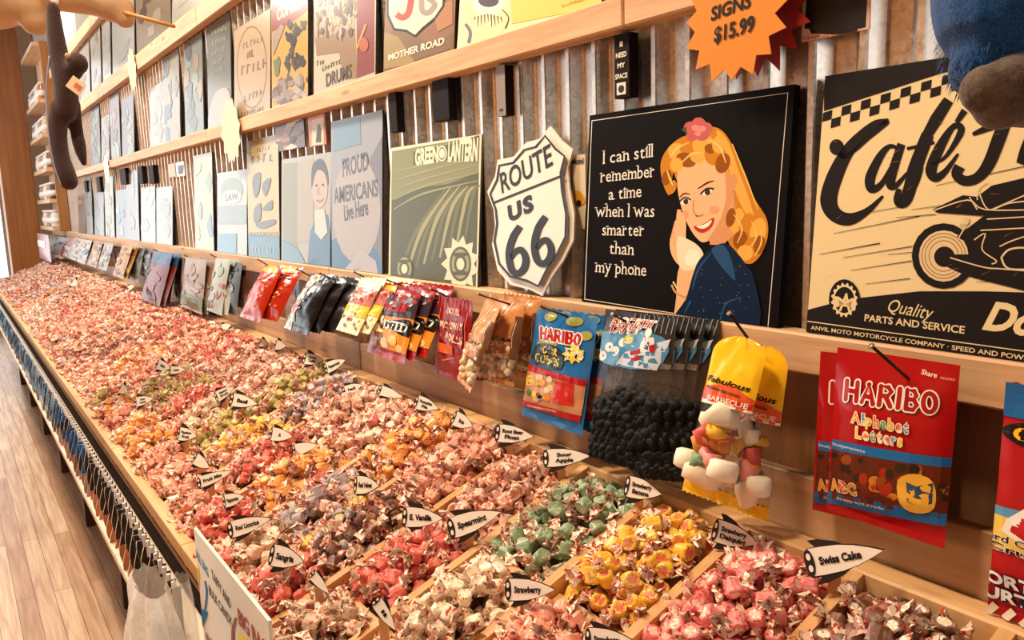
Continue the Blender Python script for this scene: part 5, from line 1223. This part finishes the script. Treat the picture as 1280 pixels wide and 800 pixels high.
tag(o, 'sea of wrapped taffy pieces filling the bins all along the table', 'candy', None, 'stuff')
print('taffy', len(pieces), 'near', len(near), 'faces', len(LT))

# ================================================================== FRONT TRAY PACKETS
def packet(x, dark, edge, low, first=None):
    t = thing('upright_packet', 'thin upright packet with a white top clip standing in the front tray', 'packet', (x, .27, .652), 'upright packets in the front tray')
    mb = MB(); vs = []; n = 12; H = .142
    for j in range(n+1):
        f = j/n; dx = .0035*math.sin(f*9+x*40); y0 = .246+.006*math.sin(f*7+x*31)
        for (xx, yy) in ((-.0025, y0), (.0025, y0), (.0025, .266), (-.0025, .266)): vs.append((x+dx+xx, yy, .652+H*f))
    fs = []; fm = []
    for j in range(n):
        for k in range(4): fs.append((j*4+k, j*4+(k+1) % 4, j*4+4+(k+1) % 4, j*4+4+k)); fm.append(k == 0)
    ma, mb_ = M(dark, .3), M(edge, .35)
    mb.add(vs, fs+[(n*4, n*4+1, n*4+2, n*4+3)], ma, True)
    q = mb.mi(mb_); q2 = mb.mi(M(low, .4)); mb.m = [q if (i < n*4 and i % 4 == 0) else (q2 if i < 16 else 0) for i in range(len(mb.f))]
    mb.build('sleeve', t, (x, .27, .652))
    mb = MB(); mb.box(x-.0032, x+.0032, .252, .259, .652+H-.022, .652+H+.012, M((238, 236, 232), .35), .001); mb.build('white_clip', t, (x, .27, .652))
x = -1.42; i = 0; rnd = random.Random(9)
while x > -8.4:
    if x > -2.4: c = ((40, 26, 22), (214, 196, 180), (190, 116, 70))
    elif x > -3.2: c = ((30, 70, 120), (150, 190, 220), (170, 120, 90)) if i % 4 else ((36, 26, 24), (220, 210, 200), (150, 90, 60))
    else: c = rnd.choice([((40, 90, 130), (220, 224, 226), (120, 150, 170)), ((60, 60, 70), (230, 226, 220), (100, 90, 90)), ((110, 150, 180), (240, 240, 240), (190, 196, 200))])
    packet(x, *c); i += 1; x -= .036 if x > -4.5 else .05

# ================================================================== PRICE CARD AND PLASTIC BAG AT THE FRONT CORNER
pa, pb = on_y(242, 660, .288), on_y(335, 776, .288)
P = Panel((pa.x, .288, pa.z-.36), (1, 0, 0), (0, 0, 1), pb.x-pa.x, .36); mb = MB()
mb.box(pa.x, pb.x, .288, .293, pa.z-.36, pa.z, M((240, 234, 226), .45))
A = Art(P, 'px')
A.text('SMALL BAG', (241, 688), (261, 722), 13, (70, 160, 200), .04); A.text('TAFFY AND', (265, 722), (289, 762), 13, (40, 34, 40), .02); A.text('BULK CANDY', (262, 742), (291, 785), 13, (40, 34, 40), .02)
A.text('BIG BAG', (299, 779), (336, 825), 20, (170, 40, 30), .03)
A.poly([(239, 701), (249, 710), (250, 734), (239, 722)], (246, 216, 70)); A.stroke([(242, 708), (245, 716)], 1.4, (120, 96, 30), 0); A.stroke([(245, 720), (247, 724)], 1.4, (120, 96, 30), 0)
A.stroke([(257, 726), (259, 742), (257, 762)], 2.2, (36, 120, 180)); A.poly([(250, 760), (258, 763), (261, 766), (254, 785), (248, 776)], (36, 120, 180))
A.stroke([(296, 772), (292, 786), (292, 806)], 3.4, (150, 40, 30)); A.poly([(299, 789), (313, 800), (313, 815), (299, 805)], (246, 220, 60)); A.text('BULK', (259, 800), (272, 816), 12, (40, 34, 40), .02); A.stroke([(248, 772), (247, 806)], 1.6, (40, 34, 60), 0)
A.apply(mb)
tag(mb.build('price_card', None, (pa.x, .288, pa.z-.36)), 'white card with blue and red hand lettering about bag sizes clipped to the table front', 'sign')
pbag = thing('plastic_bag', 'bunch of milky clear plastic bags hanging at the table front by the white card', 'plastic bag', (-1.2, .215, .80))
def crumple(cx, cz, w, h, d, seed, mat, y=.215):
    mb = MB(); n = 26; vs = []; fs = []
    for j in range(n//2+1):
        t = j/(n//2)
        for k in range(n):
            a = 2*PI*k/n; rr = math.sin(PI*min(1, .06+t*.95))**.35*(.86+.14*t); q = noise.noise(Vector((math.cos(a)*2+seed, math.sin(a)*2, t*4)))*.28+.06*math.sin(a*9+seed)
            vs.append((cx+w*rr*math.cos(a)*(1+q), y+d*rr*math.sin(a)*(1+q), cz-h*t+.02*q))
    for j in range(n//2):
        for k in range(n): fs.append((j*n+k, (j+1)*n+k, (j+1)*n+(k+1) % n, j*n+(k+1) % n))
    mb.add(vs, fs, mat, True); return mb
q = on_y(186, 727, .185); crumple(q.x, q.z, .13, .30, .04, 1, HAZE, .185).build('milky_bag', pbag, pbag.location)
q = on_y(226, 722, .235); crumple(q.x, q.z, .045, .30, .02, 5, film_mat('clear_plastic_bag', (240, 232, 222), .34), .235).build('clear_bag', pbag, pbag.location)

# ================================================================== FAR SHELF WITH JARS
sh = thing('wall_shelf', 'tall shallow wooden shelf of jars at the far end of the wall', 'shelf', (-8.9, .88, 1.2))
def sp(name, f): mb = MB(); f(mb); return mb.build(name, sh, (-8.9, .88, 1.2))
sp('side_panel', lambda mb: mb.box(-8.34, -8.30, .855, .937, 1.265, 2.92, WOOD_SIDE)); sp('back_panel', lambda mb: mb.box(-9.5, -8.34, .928, .937, 1.265, 2.9, WOOD_SHELF))
SHZ = [1.27, 1.52, 1.80, 2.10, 2.40, 2.88]
for z in SHZ: sp('shelf_board', lambda mb: mb.box(-9.5, -8.341, .80, .928, z, z+.035, WOOD_SHELF))
JC = [(226, 226, 220), (190, 120, 80), (110, 70, 50), (200, 206, 210), (160, 100, 70), (90, 110, 130), (230, 196, 150)]
rnd = random.Random(6); jp = None
for zi, z in enumerate(SHZ[:-1]):
    for k in range(11):
        x = -8.42-k*.096
        if jp is None:
            jp = []
            for c in JC:
                mb = MB(); mb.lathe([(.030, 0), (.034, .006), (.034, .10), (.024, .125), (.024, .13)], (0, 0, 0), M(c, .25), 12); j = mb.build('jar')
                mb = MB(); mb.lathe([(.027, .131), (.027, .15), (.02, .152)], (0, 0, 0), M((230, 226, 220), .4), 12); mb.build('lid', j); mb = MB(); mb.lathe([(.0346, .03), (.0346, .08)], (0, 0, 0), M((240, 234, 224), .5), 12); mb.build('paper_label', j); jp.append([j, False])
        e = jp[(k*3+zi*2) % len(jp)]; o = e[0] if not e[1] else copy_tree(e[0]); e[1] = True
        o.location = (x, .848, z+.035); sN = ('lowest', 'second', 'third', 'fourth', 'fifth')[zi]
        tag(o, 'small lidded jar on the %s board of the far wooden shelf' % sN, 'jar', 'jars on the %s board of the far shelf' % sN)

# ================================================================== HANGING TOYS
def fused(name, parent, origin, blobs, mat, vox):
    mb = MB()
    for b in blobs:
        P_ = spline([p for p, r in b], 5) if len(b) > 1 else [b[0][0]]
        if len(b) == 1: mb.ball(b[0][0], b[0][1], mat, 16); continue
        R_ = [q.x for q in spline([(r, 0) for p, r in b], 5)]
        mb.tube(P_, [max(.001, q) for q in R_], mat, 14); mb.ball(b[0][0], b[0][1]*.995, mat, 14); mb.ball(b[-1][0], b[-1][1]*.995, mat, 14)
    o = mb.build(name, parent, origin); o.data.polygons.foreach_set('use_smooth', [True]*len(o.data.polygons))
    r = o.modifiers.new('r', 'REMESH'); r.mode = 'VOXEL'; r.voxel_size = vox; r.use_smooth_shade = True; sm = o.modifiers.new('s', 'SMOOTH'); sm.iterations = 3
    return o
def fuzz(name, c, c2, sc=160):
    m = bpy.data.materials.new(name); m.use_nodes = True; nt, N, b, L = nodes(m); tc = N('ShaderNodeTexCoord'); n = N('ShaderNodeTexNoise', Scale=sc, Detail=5, Roughness=.7); L(tc.outputs['Object'], n.inputs[0])
    r = ramp(N, [(.35, c), (.7, c2)]); L(n.outputs[0], r.inputs[0]); L(r.outputs[0], b.inputs['Base Color']); b.inputs['Roughness'].default_value = .95; b.inputs['Specular IOR Level'].default_value = .1; b.inputs['Sheen Weight'].default_value = .25
    bp = N('ShaderNodeBump', Strength=.7, Distance=.004); L(n.outputs[0], bp.inputs['Height']); L(bp.outputs[0], b.inputs['Normal']); return m
D1 = 2.0; px = lambda x, y, dd=0: at(x, y, D1+dd); pr = lambda r: r*D1/1000
base = px(85, 120)
mk = thing('plush_monkey', 'dark brown long limbed plush toy dangling with a paper tag at upper left', 'plush toy', base)
DKB = fuzz('dark_brown_plush', (48, 30, 30), (74, 50, 46), 220)
fused('plush_body', mk, base, [[(px(66, 10), pr(8)), (px(69, 40), pr(10)), (px(74, 72), pr(12)), (px(80, 95), pr(14)), (px(83, 120), pr(14)), (px(82, 140), pr(13))], [(px(97, 78, -.01), pr(12)), (px(90, 90), pr(12))], [(px(97, 80, -.01), pr(12.5))],
      [(px(75, 135), pr(12)), (px(72, 165), pr(11)), (px(75, 195), pr(11)), (px(82, 218), pr(12)), (px(86, 227), pr(11))], [(px(90, 130, .03), pr(10)), (px(95, 160, .04), pr(8)), (px(100, 185, .04), pr(7.5)), (px(105, 204, .04), pr(4))]], DKB, .005)
mb = MB(); mb.ball(px(85, 70, -.03), pr(4), M((190, 150, 120), .8), 10); mb.build('ear_patch', mk, base)['label'] = 'tan ear patch'
q = px(93, 99, -.06); P = Panel(q-RT*pr(11)-UP*pr(8), RT*.8-UP*.6, UP*.8+RT*.6, pr(20), pr(16)); mb = MB(); A = Art(P, 'fr'); mb.add([P.pt(a, b, d) for d in (0, -.001) for a, b in ((0, 0), (P.w, 0), (P.w, P.h), (0, P.h))], [(0, 1, 2, 3), (7, 6, 5, 4), (0, 4, 5, 1), (1, 5, 6, 2), (2, 6, 7, 3), (3, 7, 4, 0)], M((226, 196, 164), .5))
A.poly([(.4, .3), (.9, .3), (.9, .7), (.4, .7)], (206, 110, 70)); A.scrib((.45, .4), (.85, .4), .2, (240, 210, 180)); A.apply(mb); mb.build('price_tag', mk, base)['label'] = 'cream paper tag with an orange panel'
mb = MB(); mb.tube(spline([px(62, 70, -.02), px(58, 110, -.02), px(60, 160, -.02), px(66, 200, -.02), px(76, 232, -.02)], 6), pr(1.0), M((150, 150, 180), .5), 6); mb.build('cord', mk, base)['label'] = 'thin pale cord'
D2 = 2.12; px2 = lambda x, y, dd=0: at(x, y, D2+dd); pr2 = lambda r: r*D2/1000; b2 = px2(60, 10)
tn = thing('stuffed_toy', 'smooth tan stuffed toy hanging at the top left corner with thin wooden stick', 'plush toy', b2)
TAN = M((204, 164, 124), .45)
fused('tan_body', tn, b2, [[(px2(-60, -6), pr2(40)), (px2(-15, -2), pr2(38)), (px2(20, 0), pr2(32)), (px2(38, 14), pr2(27)), (px2(44, 26), pr2(18))], [(px2(20, -6), pr2(24)), (px2(62, -6), pr2(20)), (px2(95, -5), pr2(21)), (px2(125, -1), pr2(22)), (px2(146, 10), pr2(21)), (px2(156, 22), pr2(13))]], TAN, .006)
mb = MB(); mb.tube([px2(150, 14, -.02), px2(218, 33, -.05)], pr2(2.3), M((206, 140, 74), .5), 8); mb.build('wooden_stick', tn, b2)
mb = MB()
for k in range(3): mb.tube(spline([px2(60+k*4, -16, -.06), px2(66+k*3, 2, -.07), px2(72-k*4, 10, -.06)], 5), pr2(2.2), M((226, 190, 170), .7), 6)
mb.build('ribbon_tie', tn, b2)['label'] = 'pale pink ribbon tie'
D3 = .62; px3 = lambda x, y, dd=0: at(x, y, D3+dd); pr3 = lambda r: r*D3/1000; b3 = px3(1235, 40)
pl = thing('plush_toy', 'blue furry plush leg with a shiny brown foot hanging at the top right corner', 'plush toy', b3)
BLF = fuzz('blue_plush_fur', (14, 48, 104), (26, 100, 166), 420)
fused('furry_leg', pl, b3, [[(px3(1262, -150, .02), pr3(80)), (px3(1256, -60, .01), pr3(84)), (px3(1250, 10), pr3(78)), (px3(1240, 60), pr3(62)), (px3(1226, 86), pr3(38))]], BLF, .003)
mb = MB(); rnd = random.Random(12)                     # tufts of pile standing off the leg
for k in range(900):
    f = rnd.random(); i = min(3, int(f*4)); g = f*4-i; ctr = [((1262, -150), 80), ((1256, -60), 84), ((1250, 10), 78), ((1240, 60), 62), ((1226, 86), 38)]; (a, ra), (b, rb) = ctr[i], ctr[i+1]
    c = px3(a[0]+(b[0]-a[0])*g, a[1]+(b[1]-a[1])*g, .02*(1-f)); rr = pr3(ra+(rb-ra)*g)*.98; d = Vector((rnd.gauss(0, 1), rnd.gauss(0, 1), rnd.gauss(0, .35))).normalized(); s0 = c+d*rr; e = s0+d*.0035+Vector((0, 0, -.006)); w = d.orthogonal().normalized()*.0007
    mb.add([s0-w, s0+w, e], [(0, 1, 2)], BLF)
mb.build('pile_tuft', pl, b3)['kind'] = 'stuff'
fused('shiny_foot', pl, b3, [[(px3(1232, 112, -.02), pr3(30)), (px3(1262, 112, -.02), pr3(44)), (px3(1310, 112, -.02), pr3(46))], [(px3(1222, 116, -.02), pr3(20)), (px3(1250, 130, -.02), pr3(32))]], fuzz('scuffed_brown_vinyl', (70, 54, 44), (116, 98, 84), 60), .003)
